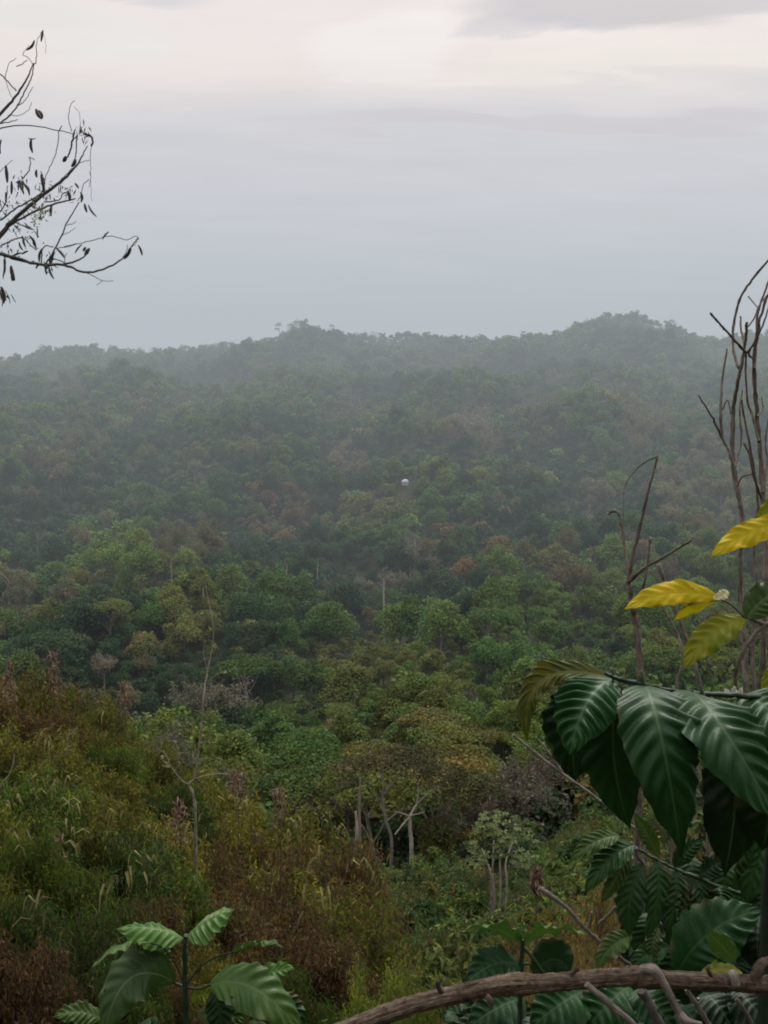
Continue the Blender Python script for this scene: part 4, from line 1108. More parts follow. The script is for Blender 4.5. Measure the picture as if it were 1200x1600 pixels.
    for a in [(67, 47, 18, 3.5, -.2), (54, 63, 20, 4, -.75), (56, 170, 18, 6, .5), (60, 172, 14, 4, .45), (49, 216, 22, 4.5, .05), (44, 216, 12, 2, 1.57), (9, 258, 27, 5, .05), (18, 283, 20, 4, -.05), (2, 218, 22, 4, -.1),
              (26, 284, 22, 4, .5), (34, 284, 24, 4, .5), (30, 282, 14, 7, .4), (38, 288, 14, 5, .6), (64, 272, 28, 5, .15), (57, 265, 12, 4, 0), (103, 244, 10, 6, -.5), (118, 248, 14, 5.5, -.5), (106, 298, 16, 5, .15), (117, 286, 10, 3.5, .6),
              (126, 300, 16, 4, 0), (132, 318, 14, 4, .25), (138, 320, 22, 3, .6), (81, 320, 18, 4.5, -.1), (170, 362, 16, 2.5, -.7), (205, 388, 20, 4, -.6), (216, 383, 17, 3.5, .35), (140, 388, 14, 5.5, -.6), (128, 382, 18, 2.5, -.7), (134, 386, 8, 4, -.6),
              (88, 388, 20, 4, .7), (66, 388, 22, 4, -.25), (84, 393, 22, 4.5, -.35), (17, 415, 24, 6, .2), (19, 425, 14, 6, 0), (6, 405, 28, 3.5, -.1), (76, 415, 22, 3.5, .35), (72, 413, 16, 3, 0), (46, 368, 20, 4, .5), (52, 372, 16, 3.5, .3), (36, 352, 18, 3, 1.2),
              (2, 448, 26, 6, .1), (11, 458, 17, 1.5, .25), (17, 460, 15, 1.5, .5), (-2, 440, 20, 5, 0), (34, 395, 18, 3, -1.2), (36, 370, 16, 3.5, .2), (30, 378, 14, 3, .4), (9, 300, 16, 3, 0), (58, 355, 14, 2, 0), (44, 392, 12, 3, -1.1), (62, 412, 10, 3, -.7), (70, 412, 9, 6, .3), (80, 404, 10, 5, 0)]:
        pod(*a, dd=float(g.uniform(-.15, .15)))
    # green tuft and shrivelled leaves on the middle limb
    lf = MB(); n = 90
    c = np.array([at(g.normal(58, 11), g.normal(328, 11), dT + g.uniform(-.15, .15)) for _ in range(n)]) - f
    b = g.uniform(.6, 1.3, n)
    cards(lf, c, unit(n, g), unit(n, g) + [0, 0, -.5], g.uniform(.03, .06, n), .014, np.stack([b, b, b], 1), .2)
    o = lf.build('foliage', M_BUSH, e); o.color = (.20, .21, .11, 1)
    lf = MB(); n = 230
    pk = [(30, 285, 7), (20, 350, 14), (45, 375, 14), (10, 320, 10), (75, 410, 9), (10, 390, 10), (2, 460, 6), (75, 300, 10), (100, 300, 8), (126, 209, 7)]
    c = []
    for _ in range(n):
        q = pk[int(g.integers(0, len(pk)))]; c.append(at(g.normal(q[0], q[2] * 1.0), g.normal(q[1], q[2] * 1.0), dT + g.uniform(-.15, .15)))
    b = g.uniform(.5, 1.5, n)
    cards(lf, np.array(c) - f, unit(n, g), unit(n, g) + [0, 0, -1.2], g.uniform(.03, .07, n), .011, np.stack([b, b, b], 1), .3)
    o = lf.build('dead_leaves', M_DRYLEAF, e); o.color = (.06, .052, .05, 1)
top_tree()

# ------------------------------------------------------------------ broad leaves close to the camera
def leaf(e, base, ctrl, tip, width, nib=0, d=None, face=(0, -.55, .85), mat=M_COFFEE, nv=9, pleat=.0035, fold=.25, wave=.004, tint=(1, 1, 1), petiole=None, label=None, tail=.14, asym=0.0, curl=0.0, seed=None, broad=.85):
    """One blade along a quadratic bezier; base, ctrl, tip are photo points (px, py, depth)."""
    f = np.array(e.location)
    P = [at(*q) - f for q in (base, ctrl, tip)]
    g = np.random.default_rng(abs(int(base[0] * 7 + tip[1] * 13)) if seed is None else seed)
    nu, nw = (110, 41) if nib else (46, 17)
    u = np.linspace(0, 1, nu)[:, None]
    c = (1 - u) ** 2 * P[0] + 2 * u * (1 - u) * P[1] + u * u * P[2]
    t = np.gradient(c, axis=0); L = float(np.sum(np.linalg.norm(np.diff(c, axis=0), axis=1)))
    t /= np.linalg.norm(t, axis=1)[:, None]
    fn = np.asarray(face, float); fn = fn / np.linalg.norm(fn)
    s = np.cross(t, fn); s /= np.linalg.norm(s, axis=1)[:, None]
    n = np.cross(s, t)
    uu = u[:, 0]
    w = np.sin(np.pi * uu ** broad) ** .82
    w = w * np.where(uu > 1 - tail, .25 + .75 * ((1 - uu) / tail).clip(0, 1) ** .7, 1)
    w = np.maximum(w, .012) * width * .5
    v = np.linspace(-1, 1, nw)[None]
    av = np.abs(v)
    W = w[:, None] * (1 + asym * v)
    fo = fold + curl * uu[:, None]
    ph = nv * (uu[:, None] - .16 * av ** 1.3 + .02)
    env = (np.sin(np.pi * np.clip(uu, .02, .98)) ** .6 * np.clip((uu - .03) / .30, 0, 1))[:, None]
    lift = W * av * np.sin(fo) + pleat * env * np.cos(2 * np.pi * ph) * np.minimum(1, av * 2.2) * (1 - .35 * av ** 3)
    lift = lift + wave * av ** 2 * env * (np.sin(uu[:, None] * 17 + v * 1.5 + g.uniform(0, 6)) + .6 * np.sin(uu[:, None] * 31 + g.uniform(0, 6) - v * 2))
    edge = 1 + .035 * av ** 4 * np.sin(2 * np.pi * ph + 1.2) + .02 * av ** 4 * np.sin(uu[:, None] * 40 + g.uniform(0, 6))
    lift = lift - .18 * W * av ** 2.5
    pts = c[:, None] + s[:, None] * (v * W * np.cos(fo) * edge)[:, :, None] + n[:, None] * lift[:, :, None]
    uv = np.stack([ph + 0 * v, np.repeat(v, nu, 0)], 2)
    i = np.arange(nu - 1)[:, None] * nw + np.arange(nw - 1)[None]
    fc = np.stack([i, i + 1, i + nw + 1, i + nw], 2).reshape(-1, 4)
    if nib:
        keep = np.ones(len(fc), bool); cu = np.repeat((uu[:-1] + uu[1:]) / 2, nw - 1); cv = np.tile((v[0, :-1] + v[0, 1:]) / 2, nu - 1)
        for _ in range(nib):
            a, sd, rr = g.uniform(.25, .95), g.choice([-1, 1]), g.uniform(.018, .045)
            keep &= ((cu - a) / rr) ** 2 + ((cv - sd) / (rr * 3.6)) ** 2 > 1
        for _ in range(nib // 3 if nib < 4 else 0):
            a, sd, rr = g.uniform(.25, .8), g.uniform(-.7, .7), g.uniform(.012, .02)
            keep &= ((cu - a) / rr) ** 2 + ((cv - sd) / (rr * 3.2)) ** 2 > 1
        fc = fc[keep]
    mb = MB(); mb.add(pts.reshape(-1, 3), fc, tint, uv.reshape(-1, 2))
    if petiole is not None:
        q = [at(*k) - f for k in petiole] + [P[0], c[2]]
    o = mb.build('leaf', mat, e, True)
    if petiole is not None:
        pb = MB(); pb.tube(np.array(q), np.full(len(q), max(.0016, width * .024)), 7)
        pb.build('petiole', M_STEMDARK if mat is not M_YELLOW else M_GREENSTEM, o, True)
    if label: o['label'] = label
    return o

# big dark-leaved plant on the right
dK = 1.42
kp = at(1215, 1300, dK + .25)
K = empty('coffee_plant', (kp[0], kp[1], float(terrain(kp[0], kp[1]))), 'plant with very large glossy dark green drooping leaves at the right edge', 'plant')
fk = np.array(K.location)
b = at(1215, 1093, dK + .02) - fk
stem_pts(K, np.array([[0, .05, -.1], b * [.7, .7, .5], b + [.02, .05, -.1], b]), .012, .006, M_STEMDARK, 'trunk')
add_stem(K, [(1240, 1100, .05), (1200, 1092, .02), (1150, 1086), (1095, 1084), (1050, 1079), (1000, 1068, -.01), (965, 1060, -.02), (946, 1052, -.02)], dK, .0042, .0022, M_STEMDARK, 'branch')
for (px, py) in ((998, 1062), (1003, 1056), (1063, 1074), (1068, 1068), (958, 1052), (1096, 1078)):
    add_stem(K, [(px + 2, py + 10), (px, py), (px - 1, py - 7)], dK - .01, .0035, .001, M_GREENSTEM, 'bud', knots=False)
leaf(K, (948, 1056, dK), (804, 1020, dK + .02), (824, 1160, dK + .03), .044, nib=4, face=(-.15, -.70, .60), nv=11, mat=M_COFFEE_OLD, pleat=.004, wave=.006, fold=.55, label='curled yellowing leaf seen from behind at the far left of the plant', tail=.08)
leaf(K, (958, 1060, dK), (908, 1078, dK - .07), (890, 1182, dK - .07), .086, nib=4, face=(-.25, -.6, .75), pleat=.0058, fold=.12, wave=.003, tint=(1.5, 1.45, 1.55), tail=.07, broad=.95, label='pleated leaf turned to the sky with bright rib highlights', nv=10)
leaf(K, (946, 1072, dK + .03), (880, 1120, dK + .03), (900, 1222, dK + .05), .10, nib=4, face=(-.3, -.8, -.3), tint=(.55, .6, .55), pleat=.002, tail=.08)  # dark tint stands for the shadow of the leaf above
leaf(K, (968, 1070, dK + .01), (940, 1170, dK - .01), (985, 1296, dK + .03), .092, nib=4, face=(-.25, -.95, .05), pleat=.0012, fold=.1, tint=(.85, 1.0, .8), wave=.002)
leaf(K, (1006, 1070, dK), (1030, 1092, dK - .17), (1066, 1344, dK - .10), .100, nib=4, face=(-.05, -.75, .65), pleat=.0034, fold=.16, tint=(1, 1, 1), petiole=[(1000, 1066, dK)], nv=10)
leaf(K, (1080, 1080, dK), (1118, 1102, dK - .17), (1226, 1300, dK - .13), .104, nib=4, face=(.1, -.7, .7), pleat=.0036, fold=.14, petiole=[(1070, 1078, dK)], nv=10, tint=(1.1, 1.1, 1.1))
leaf(K, (1155, 1088, dK + .03), (1200, 1085, dK - .02), (1262, 1190, dK - .04), .115, nib=4, face=(.1, -.6, .75), pleat=.0035, fold=.1, petiole=[(1148, 1086, dK)], tint=(1.25, 1.25, 1.25))
leaf(K, (1150, 1120, dK + .07), (1160, 1230, dK + .05), (1132, 1372, dK + .07), .12, nib=4, face=(.2, -.95, -.15), tint=(.32, .34, .3), pleat=.002, label='almost black leaf in deep shade under the others')  # shade from the upper leaves is put into this tint
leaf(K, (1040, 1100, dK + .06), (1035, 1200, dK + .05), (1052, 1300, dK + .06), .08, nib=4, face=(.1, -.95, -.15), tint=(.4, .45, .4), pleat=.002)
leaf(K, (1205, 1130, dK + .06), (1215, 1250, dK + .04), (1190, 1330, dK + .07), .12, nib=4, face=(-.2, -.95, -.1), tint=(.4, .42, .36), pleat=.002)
# white blossom behind the leaf
for k, (px, py, a) in enumerate([(1140, 1084, -.5), (1147, 1080, 0), (1153, 1083, .45), (1150, 1088, .2)]):
    leaf(K, (px, py + 8, dK + .05), (px + a * 4, py, dK + .04), (px + a * 16, py - 9, dK + .04), .009, face=(0, -1, .3), mat=M_PETAL, pleat=0, wave=.0005, tail=.05).name = 'petal'

# yellow-leaved sprig
dY = 1.75
yp = at(1215, 1300, dY + .2)
Y = empty('yellow_leaved_sapling', (yp[0], yp[1], float(terrain(yp[0], yp[1]))), 'sapling with bright yellow and yellow green leaves above the big dark leaves', 'plant')
fy = np.array(Y.location)
b = at(1222, 960, dY + .03) - fy
stem_pts(Y, np.array([[0, 0, -.1], b * [.8, .8, .5], b]), .010, .005, M_TWIG, 'trunk')
add_stem(Y, [(1222, 965, .03), (1195, 975, .01), (1170, 966)], dY, .004, .0025, M_TWIG, 'branch')
add_stem(Y, [(1195, 975, .01), (1172, 1000, 0), (1153, 1040, 0), (1148, 1078, .02)], dY, .0035, .003, M_TWIG, 'branch')
add_stem(Y, [(1222, 900, .03), (1206, 855, .02), (1200, 838)], dY, .004, .0025, M_TWIG, 'branch')
leaf(Y, (1126, 936, dY), (1050, 908, dY - .02), (974, 953, dY - .05), .048, face=(-.1, -.75, .6), mat=M_YELLOW, pleat=.0012, fold=.12, wave=.003, nv=8, petiole=[(1166, 968, dY), (1146, 948, dY)], tail=.1, label='bright yellow leaf seen nearly side on')
leaf(Y, (1120, 938, dY + .015), (1085, 942, dY - .02), (1052, 970, dY - .03), .028, face=(.2, -.9, -.2), mat=M_YELLOW, pleat=.001, fold=.1, wave=.002, nv=6, tint=(.85, .95, .9), tail=.1)
leaf(Y, (1136, 922, dY), (1134, 930, dY - .01), (1112, 936, dY - .015), .018, face=(.3, -.8, .6), mat=M_CREAM, pleat=0, wave=.001, nv=3, tint=(.75, .72, .55), tail=.1)
leaf(Y, (1166, 966, dY), (1108, 978, dY - .03), (1066, 1046, dY - .05), .055, face=(-.25, -.75, .55), mat=M_YELGREEN, pleat=.0035, fold=.1, wave=.005, nv=8, tail=.09, label='mottled yellow green leaf hanging left')
leaf(Y, (1166, 966, dY), (1185, 935, dY), (1250, 900, dY + .04), .055, face=(.1, -.8, .6), mat=M_LIME, pleat=.003, nv=8, tint=(.55, .6, .6))
leaf(Y, (1240, 812, dY), (1170, 822, dY - .04), (1110, 870, dY - .08), .044, face=(-.1, -.85, .5), mat=M_YELLOW, pleat=.0015, fold=.1, wave=.004, nv=8, tail=.1, label='bright yellow leaf reaching in from the right edge')
leaf(Y, (1206, 838, dY), (1186, 815, dY - .01), (1212, 770, dY - .01), .034, face=(-.4, -.9, .2), mat=M_YELGREEN, pleat=.002, nv=7)
leaf(Y, (1215, 1040, dY + .02), (1198, 1060, dY), (1202, 1120, dY), .03, face=(-.3, -.9, .2), mat=M_YELGREEN, pleat=.002, nv=7)

# small leafy climber between the bare stems
def small_climber():
    d = 2.5
    p = at(1130, 1120, d)
    e = empty('creeper', p, 'small light green creeper tips beside the foot of the bare shrub', 'plant')
    g = np.random.default_rng(3)
    add_stem(e, [(1105, 1110), (1112, 1075), (1125, 1050), (1138, 1042)], d, .002, .001, M_GREENSTEM, 'stem', sides=5)
    add_stem(e, [(1120, 1110), (1128, 1070), (1140, 1050)], d, .002, .001, M_GREENSTEM, 'stem', sides=5)
    lf = MB()
    for _ in range(60):
        c = at(g.normal(1125, 14), g.uniform(1038, 1100), d + g.uniform(-.1, .1)) - p
        bb = g.uniform(.6, 1.4)
        cards(lf, c[None], unit(1, g) + [0, -.4, .5], unit(1, g), .02, .011, np.array([[bb, bb, bb]]), .2)
    o = lf.build('foliage', M_BUSH, e); o.color = (.11, .15, .045, 1)
small_climber()

# narrower-leaved plant under the big leaves
dM = 1.85
mp = at(1150, 1500, dM + .3)
Mp = empty('leafy_shrub', (mp[0], mp[1], float(terrain(mp[0], mp[1]))), 'shrub of narrow mid green leaves in pairs along a twig, below the big dark leaves', 'plant')
fm = np.array(Mp.location)
b = at(1210, 1412, dM + .05) - fm
stem_pts(Mp, np.array([[0, 0, -.1], b * [.6, .6, .5], b]), .009, .005, M_TWIG, 'trunk')
add_stem(Mp, [(1215, 1415, .05), (1180, 1402, .02), (1120, 1385), (1088, 1370), (1055, 1358), (1024, 1342), (992, 1324)], dM, .0045, .002, M_GREENSTEM, 'branch')
add_stem(Mp, [(992, 1324), (1000, 1342), (1008, 1352)], dM, .004, .003, M_GREYTWIG, 'branch')
for (bs, ct, tp, w, m, tn, fc, pl) in [
    ((968, 1306), (930, 1305), (888, 1348), .040, M_LIME, .75, (-.3, -.6, .75), .002),
    ((992, 1320), (950, 1330), (912, 1398), .050, M_GREEN, 1.3, (-.35, -.65, .65), .003),
    ((985, 1335), (965, 1370), (938, 1412), .034, M_LIME, .5, (-.2, -.9, .1), .002),
    ((1006, 1350), (975, 1395), (984, 1466), .056, M_GREEN, .9, (-.3, -.95, .1), .0015),
    ((1024, 1345), (1040, 1385), (1010, 1470), .048, M_GREEN, 1.1, (.1, -.95, .1), .002),
    ((1056, 1360), (1062, 1400), (1040, 1462), .048, M_GREEN, .9, (-.1, -.95, .25), .003),
    ((1075, 1368), (1090, 1420), (1062, 1478), .060, M_GREEN, .7, (.1, -.95, .1), .002),
    ((1090, 1372), (1108, 1420), (1082, 1492), .050, M_GREEN, .75, (.2, -.9, .3), .004),
    ((1120, 1385), (1140, 1400), (1102, 1438), .045, M_GREEN, 1.1, (-.1, -.5, .85), .005),
    ((1030, 1340), (1010, 1300), (990, 1268), .03, M_LIME, .6, (-.3, -.8, .5), .002),
    ((1055, 1356), (1070, 1325), (1100, 1310), .035, M_GREEN, .9, (.2, -.6, .8), .003),
    ((1092, 1370), (1120, 1345), (1150, 1340), .04, M_GREEN, .6, (.2, -.6, .8), .003),
    ((1150, 1390), (1172, 1370), (1180, 1300), .05, M_GREEN, 1.1, (.2, -.95, .1), .002),
    ((1212, 1285), (1176, 1330), (1166, 1418), .07, M_GREEN, 1.2, (-.3, -.9, .2), .002),
    ((1205, 1380), (1180, 1420), (1186, 1460), .05, M_GREEN, .6, (-.3, -.9, .2), .002),
    ((988, 1462), (955, 1468), (930, 1514), .042, M_LIME, .8, (-.4, -.8, .4), .001),
    ((1046, 1480), (1010, 1482), (985, 1516), .040, M_GREEN, 1.3, (-.3, -.8, .5), .001),
    ((1030, 1450), (1015, 1475), (1020, 1510), .03, M_LIME, .5, (-.2, -.9, .3), .001)]:
    leaf(Mp, (*bs, dM), (*ct, dM - .03), (*tp, dM - .02), w, nib=2, face=fc, mat=m, pleat=pl, tint=(tn, tn, tn), nv=9, wave=.003)
g = np.random.default_rng(21)
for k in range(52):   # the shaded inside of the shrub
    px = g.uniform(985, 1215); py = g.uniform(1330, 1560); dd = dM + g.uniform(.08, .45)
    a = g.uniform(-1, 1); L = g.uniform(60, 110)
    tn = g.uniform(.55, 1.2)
    leaf(Mp, (px, py, dd), (px + a * 25, py + L * .4, dd - .05), (px + a * 45, py + L, dd), g.uniform(.04, .07), face=(g.uniform(-.5, .5), -.8, g.uniform(0, .7)), mat=M_GREEN, tint=(tn, tn, tn), pleat=.003)

# pleated dark plant around and under the fallen branch
dU = 1.6
up_ = at(1080, 1640, dU + .15)
U = empty('pleated_plant', (up_[0], up_[1], float(terrain(up_[0], up_[1]))), 'low plant with deeply pleated dark leaves beneath and behind the fallen branch', 'plant')
fu = np.array(U.location)
for px in (880, 960, 1090, 1180):
    b = at(px, 1560, dU) - fu
    stem_pts(U, np.array([[.02, 0, -.1], b * .5 + [0, 0, .05], b]), .006, .003, M_STEMDARK, 'stem')
for (bs, ct, tp, w, fc, tn, pl) in [
    ((1060, 1518), (1098, 1440), (1196, 1420), .095, (.1, -.55, .8), 1.3, .0065),
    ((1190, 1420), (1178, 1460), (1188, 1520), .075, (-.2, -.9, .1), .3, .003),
    ((915, 1548), (880, 1560), (825, 1610), .085, (-.1, -.6, .75), 1.2, .006),
    ((985, 1540), (950, 1560), (905, 1625), .080, (-.1, -.6, .75), 1.3, .006),
    ((1000, 1545), (1020, 1560), (1060, 1620), .075, (.1, -.6, .75), 1.0, .006),
    ((820, 1560), (780, 1565), (725, 1612), .075, (-.1, -.6, .75), .9, .005),
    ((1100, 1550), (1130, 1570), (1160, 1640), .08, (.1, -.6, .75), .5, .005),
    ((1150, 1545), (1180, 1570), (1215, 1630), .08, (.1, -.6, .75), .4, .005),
    ((800, 1570), (770, 1600), (760, 1660), .07, (-.1, -.7, .6), .7, .004)]:
    leaf(U, (*bs, dU + .02), (*ct, dU - .04), (*tp, dU - .02), w, face=fc, mat=M_COFFEE, pleat=pl, tint=(tn, tn, tn), nv=9, fold=.1)
leaf(U, (1148, 1502, dU - .1), (1128, 1478, dU - .12), (1102, 1450, dU - .12), .034, face=(-.3, -.8, .4), mat=M_LIME, tint=(.7, .8, .7), pleat=.001, label='small light green leaf in front of the pleated leaf')
leaf(U, (1160, 1520, dU - .17), (1125, 1508, dU - .2), (1092, 1522, dU - .2), .022, face=(0, -.5, .9), mat=M_YELGREEN, tint=(1.0, .9, 1.6), pleat=.0005, label='pale yellow green leaf resting on the fallen branch')
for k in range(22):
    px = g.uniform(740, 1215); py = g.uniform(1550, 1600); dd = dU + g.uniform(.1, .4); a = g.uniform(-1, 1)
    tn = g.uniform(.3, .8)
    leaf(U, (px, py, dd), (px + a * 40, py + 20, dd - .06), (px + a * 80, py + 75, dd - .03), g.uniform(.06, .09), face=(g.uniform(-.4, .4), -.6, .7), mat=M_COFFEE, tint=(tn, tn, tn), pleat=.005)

# young shoot rising behind the branch
dS = 1.45
sp_ = at(814, 1640, dS)
S = empty('young_shoot', (sp_[0], sp_[1], float(terrain(sp_[0], sp_[1]))), 'slender young shoot with two spread leaves rising behind the fallen branch', 'plant')
fs_ = np.array(S.location)
b = at(812, 1620, dS) - fs_
stem_pts(S, np.array([[.02, 0, -.1], b * .5, b]), .005, .004, M_STEMDARK, 'stem')
add_stem(S, [(812, 1620), (813, 1560), (814, 1510), (817, 1468)], dS, .0038, .0026, M_STEMDARK, 'stem')
leaf(S, (814, 1474, dS), (775, 1438, dS - .03), (722, 1456, dS - .08), .042, face=(-.2, .55, .85), mat=M_YOUNG, tint=(1.1, 1.2, .9), pleat=.0015, wave=.004, fold=.35)
leaf(S, (820, 1474, dS), (862, 1442, dS - .03), (914, 1460, dS - .06), .044, face=(.2, .5, .85), mat=M_YOUNG, tint=(1.2, 1.3, .95), pleat=.0015, wave=.005, fold=.35)
leaf(S, (812, 1508, dS), (775, 1490, dS - .05), (724, 1540, dS - .07), .055, face=(-.2, -.6, .75), mat=M_COFFEE, tint=(1, 1, 1), pleat=.005)
leaf(S, (834, 1520, dS), (868, 1478, dS + .01), (892, 1520, dS), .062, face=(0, -.97, .2), mat=M_GREEN, tint=(.7, .75, .9), pleat=.001, petiole=[(816, 1508, dS), (826, 1506, dS)])
leaf(S, (816, 1466, dS), (812, 1450, dS), (818, 1438, dS), .012, face=(0, -.9, .3), mat=M_LIME, tint=(1.2, 1.1, 1.4), pleat=0)
add_stem(S, [(818, 1480), (835, 1500), (850, 1520)], dS, .0022, .0018, M_GREENSTEM, 'petiole')

# young plant bottom left
dP = 1.9
pp = at(292, 1700, dP)
P_ = empty('young_plant', (pp[0], pp[1], float(terrain(pp[0], pp[1]))), 'upright young plant with broad ribbed leaves on long dark stalks at bottom left', 'plant')
fp = np.array(P_.location)
b = at(293, 1640, dP) - fp
stem_pts(P_, np.array([[.03, 0, -.1], b * .5, b]), .007, .0055, M_STEMDARK, 'stem')
add_stem(P_, [(293, 1640), (291, 1580), (290, 1530), (289, 1480), (291, 1460)], dP, .0055, .0038, M_STEMDARK, 'stem')
LP = [
    (((292, 1462, dP), (318, 1432, dP - .02), (368, 1420, dP - .02)), .082, (-.15, -.14, .97), M_YOUNG, 1.6, .0045, None, -.3),
    (((287, 1466, dP), (240, 1442, dP - .02), (180, 1452, dP - .02)), .072, (0, -.14, .97), M_YOUNG, 1.55, .004, None, -.3),
    (((238, 1474, dP - .05), (190, 1462, dP - .08), (144, 1512, dP - .12)), .058, (-.25, .35, .9), M_LIME, 1.0, .002, [(286, 1536, dP), (276, 1510, dP), (256, 1482, dP - .03)], .1),
    (((230, 1480, dP + .06), (250, 1500, dP + .06), (268, 1512, dP + .06)), .05, (-.1, -.8, .5), M_LIME, .75, .002, None, .1),
    (((274, 1536, dP), (185, 1478, dP - .06), (160, 1630, dP - .08)), .098, (-.35, -.75, .55), M_YOUNG, .62, .0015, [(288, 1542, dP)], .06),
    (((362, 1489, dP - .03), (405, 1462, dP - .05), (444, 1482, dP - .08)), .046, (.1, .45, .85), M_LIME, .9, .004, [(292, 1538, dP), (312, 1512, dP - .01), (336, 1496, dP - .02)], .2),
    (((326, 1540, dP - .03), (400, 1510, dP - .09), (478, 1625, dP - .06)), .088, (.2, -.6, .78), M_YOUNG, 1.1, .003, [(294, 1543, dP), (312, 1545, dP - .01)], .1),
    (((398, 1532, dP + .03), (425, 1512, dP + .01), (462, 1514, dP - .02)), .036, (.1, -.6, .8), M_YOUNG, 1.7, .002, None, .15),
    (((298, 1562, dP + .03), (322, 1545, dP + .02), (350, 1562, dP + .02)), .038, (0, -.7, .7), M_YELGREEN, .7, .002, None, .1),
    (((310, 1590, dP + .05), (345, 1570, dP + .03), (385, 1600, dP + .02)), .06, (.1, -.7, .7), M_LIME, .7, .004, None, .1),
    (((160, 1592, dP + .04), (125, 1572, dP + .02), (80, 1590, dP + .01)), .045, (-.1, -.5, .85), M_LIME, .8, .003, None, .12),
    (((430, 1560, dP + .06), (455, 1570, dP + .05), (470, 1625, dP + .05)), .06, (.2, -.8, .5), M_GREEN, .9, .003, None, .1),
    (((330, 1548, dP + .02), (350, 1575, dP), (345, 1640, dP)), .05, (.1, -.9, .2), M_GREEN, .7, .002, None, .1)]
for (bct, w, fc, m, tn, pl, pt, fo) in LP:
    leaf(P_, *bct, w, nib=3, face=fc, mat=m, tint=(tn, tn, tn), pleat=pl, petiole=pt, fold=fo, nv=8, wave=.004)
# low weeds along the bottom edge
def weeds(px, row, d, label, seed, m, tn, n=9):
    g = np.random.default_rng(seed); p = at(px, row + 110, d)
    e = empty('weed', (p[0], p[1], p[2]), label, 'plant')
    for k in range(n):
        a = g.uniform(-1, 1); q = (px + a * 12, row + 70 + g.uniform(-10, 20), d + g.uniform(-.05, .1))
        t = (px + a * 75, row + 25 + 30 * abs(a) + g.uniform(-15, 20), d + g.uniform(-.15, .1))
        leaf(e, q, ((q[0] + t[0]) / 2, min(q[1], t[1]) - 15, (q[2] + t[2]) / 2), t, g.uniform(.04, .06), face=(a * .4, -.5, .8), mat=m, tint=(tn, tn, tn), pleat=.003)
    stem_pts(e, np.array([[0, 0, -.6], at(px, row + 70, d) - p]), .006, .004, M_STEMDARK, 'stem')
weeds(215, 1575, 2.3, 'low dark green weed at the bottom edge left of the young plant stem', 61, M_GREEN, .9)
weeds(395, 1585, 2.4, 'low green weed at the bottom edge right of the young plant stem', 62, M_YOUNG, .6)
weeds(520, 1578, 2.6, 'low green weed at the bottom edge by the left end of the fallen branch', 63, M_LIME, .5)
weeds(120, 1590, 2.2, 'light green weed in the bottom left corner', 64, M_LIME, .7)
weeds(755, 1545, 2.0, 'dark leaved weed hugging the fallen branch left of the young shoot', 65, M_GREEN, .8)

# ------------------------------------------------------------------ haze over the far hills
def haze(K_, y0, top, label):
    m, nt, N, L = new_mat('haze')
    out = N.new('ShaderNodeOutputMaterial')
    ab = N.new('ShaderNodeVolumeAbsorption'); em = N.new('ShaderNodeEmission')
    ab.inputs['Color'].default_value = (0, 0, 0, 1); ab.inputs['Density'].default_value = K_
    em.inputs['Color'].default_value = (*HAZE_C, 1); em.inputs['Strength'].default_value = K_
    ad = N.new('ShaderNodeAddShader'); L.new(ab.outputs[0], ad.inputs[0]); L.new(em.outputs[0], ad.inputs[1])
    L.new(ad.outputs[0], out.inputs['Volume'])
    mb = MB()
    x0, x1, y1, z0, z1 = -3500 + y0, 3500 - y0, 4200 + y0, -140 - y0 * .01, top
    v = [[x, y, z] for z in (z0, z1) for y in (y0, y1) for x in (x0, x1)]
    mb.add(v, [[0, 2, 3, 1], [4, 5, 7, 6], [0, 1, 5, 4], [2, 6, 7, 3], [0, 4, 6, 2], [1, 3, 7, 5]])
    o = mb.build('haze', m)
    return tag(o, label, 'haze', kind='structure')
HAZE_C = (.475, .52, .56)
haze(3.0e-4, 190, 150, 'thin grey haze over the valley')
haze(4.2e-4, 330, 140, 'grey haze over the middle slopes')
haze(6.5e-4, 690, 125, 'thicker grey haze hanging along the far ridge')

# ------------------------------------------------------------------ sky, sun
SUN_EL, SUN_AZ = R(52), R(20)
w = bpy.data.worlds.new('World'); scene.world = w; w.use_nodes = True
nt = w.node_tree; N = nt.nodes; L = nt.links; N.clear()
out = N.new('ShaderNodeOutputWorld')
sky = N.new('ShaderNodeTexSky'); sky.sky_type = 'NISHITA'; sky.sun_disc = False
sky.sun_elevation = SUN_EL; sky.sun_rotation = SUN_AZ; sky.air_density = 1.5; sky.dust_density = 4
bg1 = N.new('ShaderNodeBackground'); bg1.inputs[1].default_value = .10; L.new(sky.outputs[0], bg1.inputs[0])
tc = N.new('ShaderNodeTexCoord'); sx = N.new('ShaderNodeSeparateXYZ'); L.new(tc.outputs['Generated'], sx.inputs[0])
ramp = N.new('ShaderNodeValToRGB')
def srgb(r, g_, b_):
    f = lambda c: (c / 255 / 12.92) if c < 11 else ((c / 255 + .055) / 1.055) ** 2.4
    return (f(r), f(g_), f(b_), 1)
e = ramp.color_ramp.elements
stops = [(.0, (191, 201, 206)), (.06, (199, 207, 213)), (.11, (206, 211, 218)), (.16, (211, 212, 219)), (.20, (213, 212, 219)), (.235, (223, 219, 222)), (.262, (240, 230, 227)), (.285, (248, 237, 232)), (.315, (245, 234, 231)), (.5, (224, 221, 222)), (1.0, (216, 216, 218))]
e[0].position, e[0].color = stops[0][0], srgb(*stops[0][1])
e[1].position, e[1].color = stops[-1][0], srgb(*stops[-1][1])
for p_, c_ in stops[1:-1]:
    x = e.new(p_); x.color = srgb(*c_)
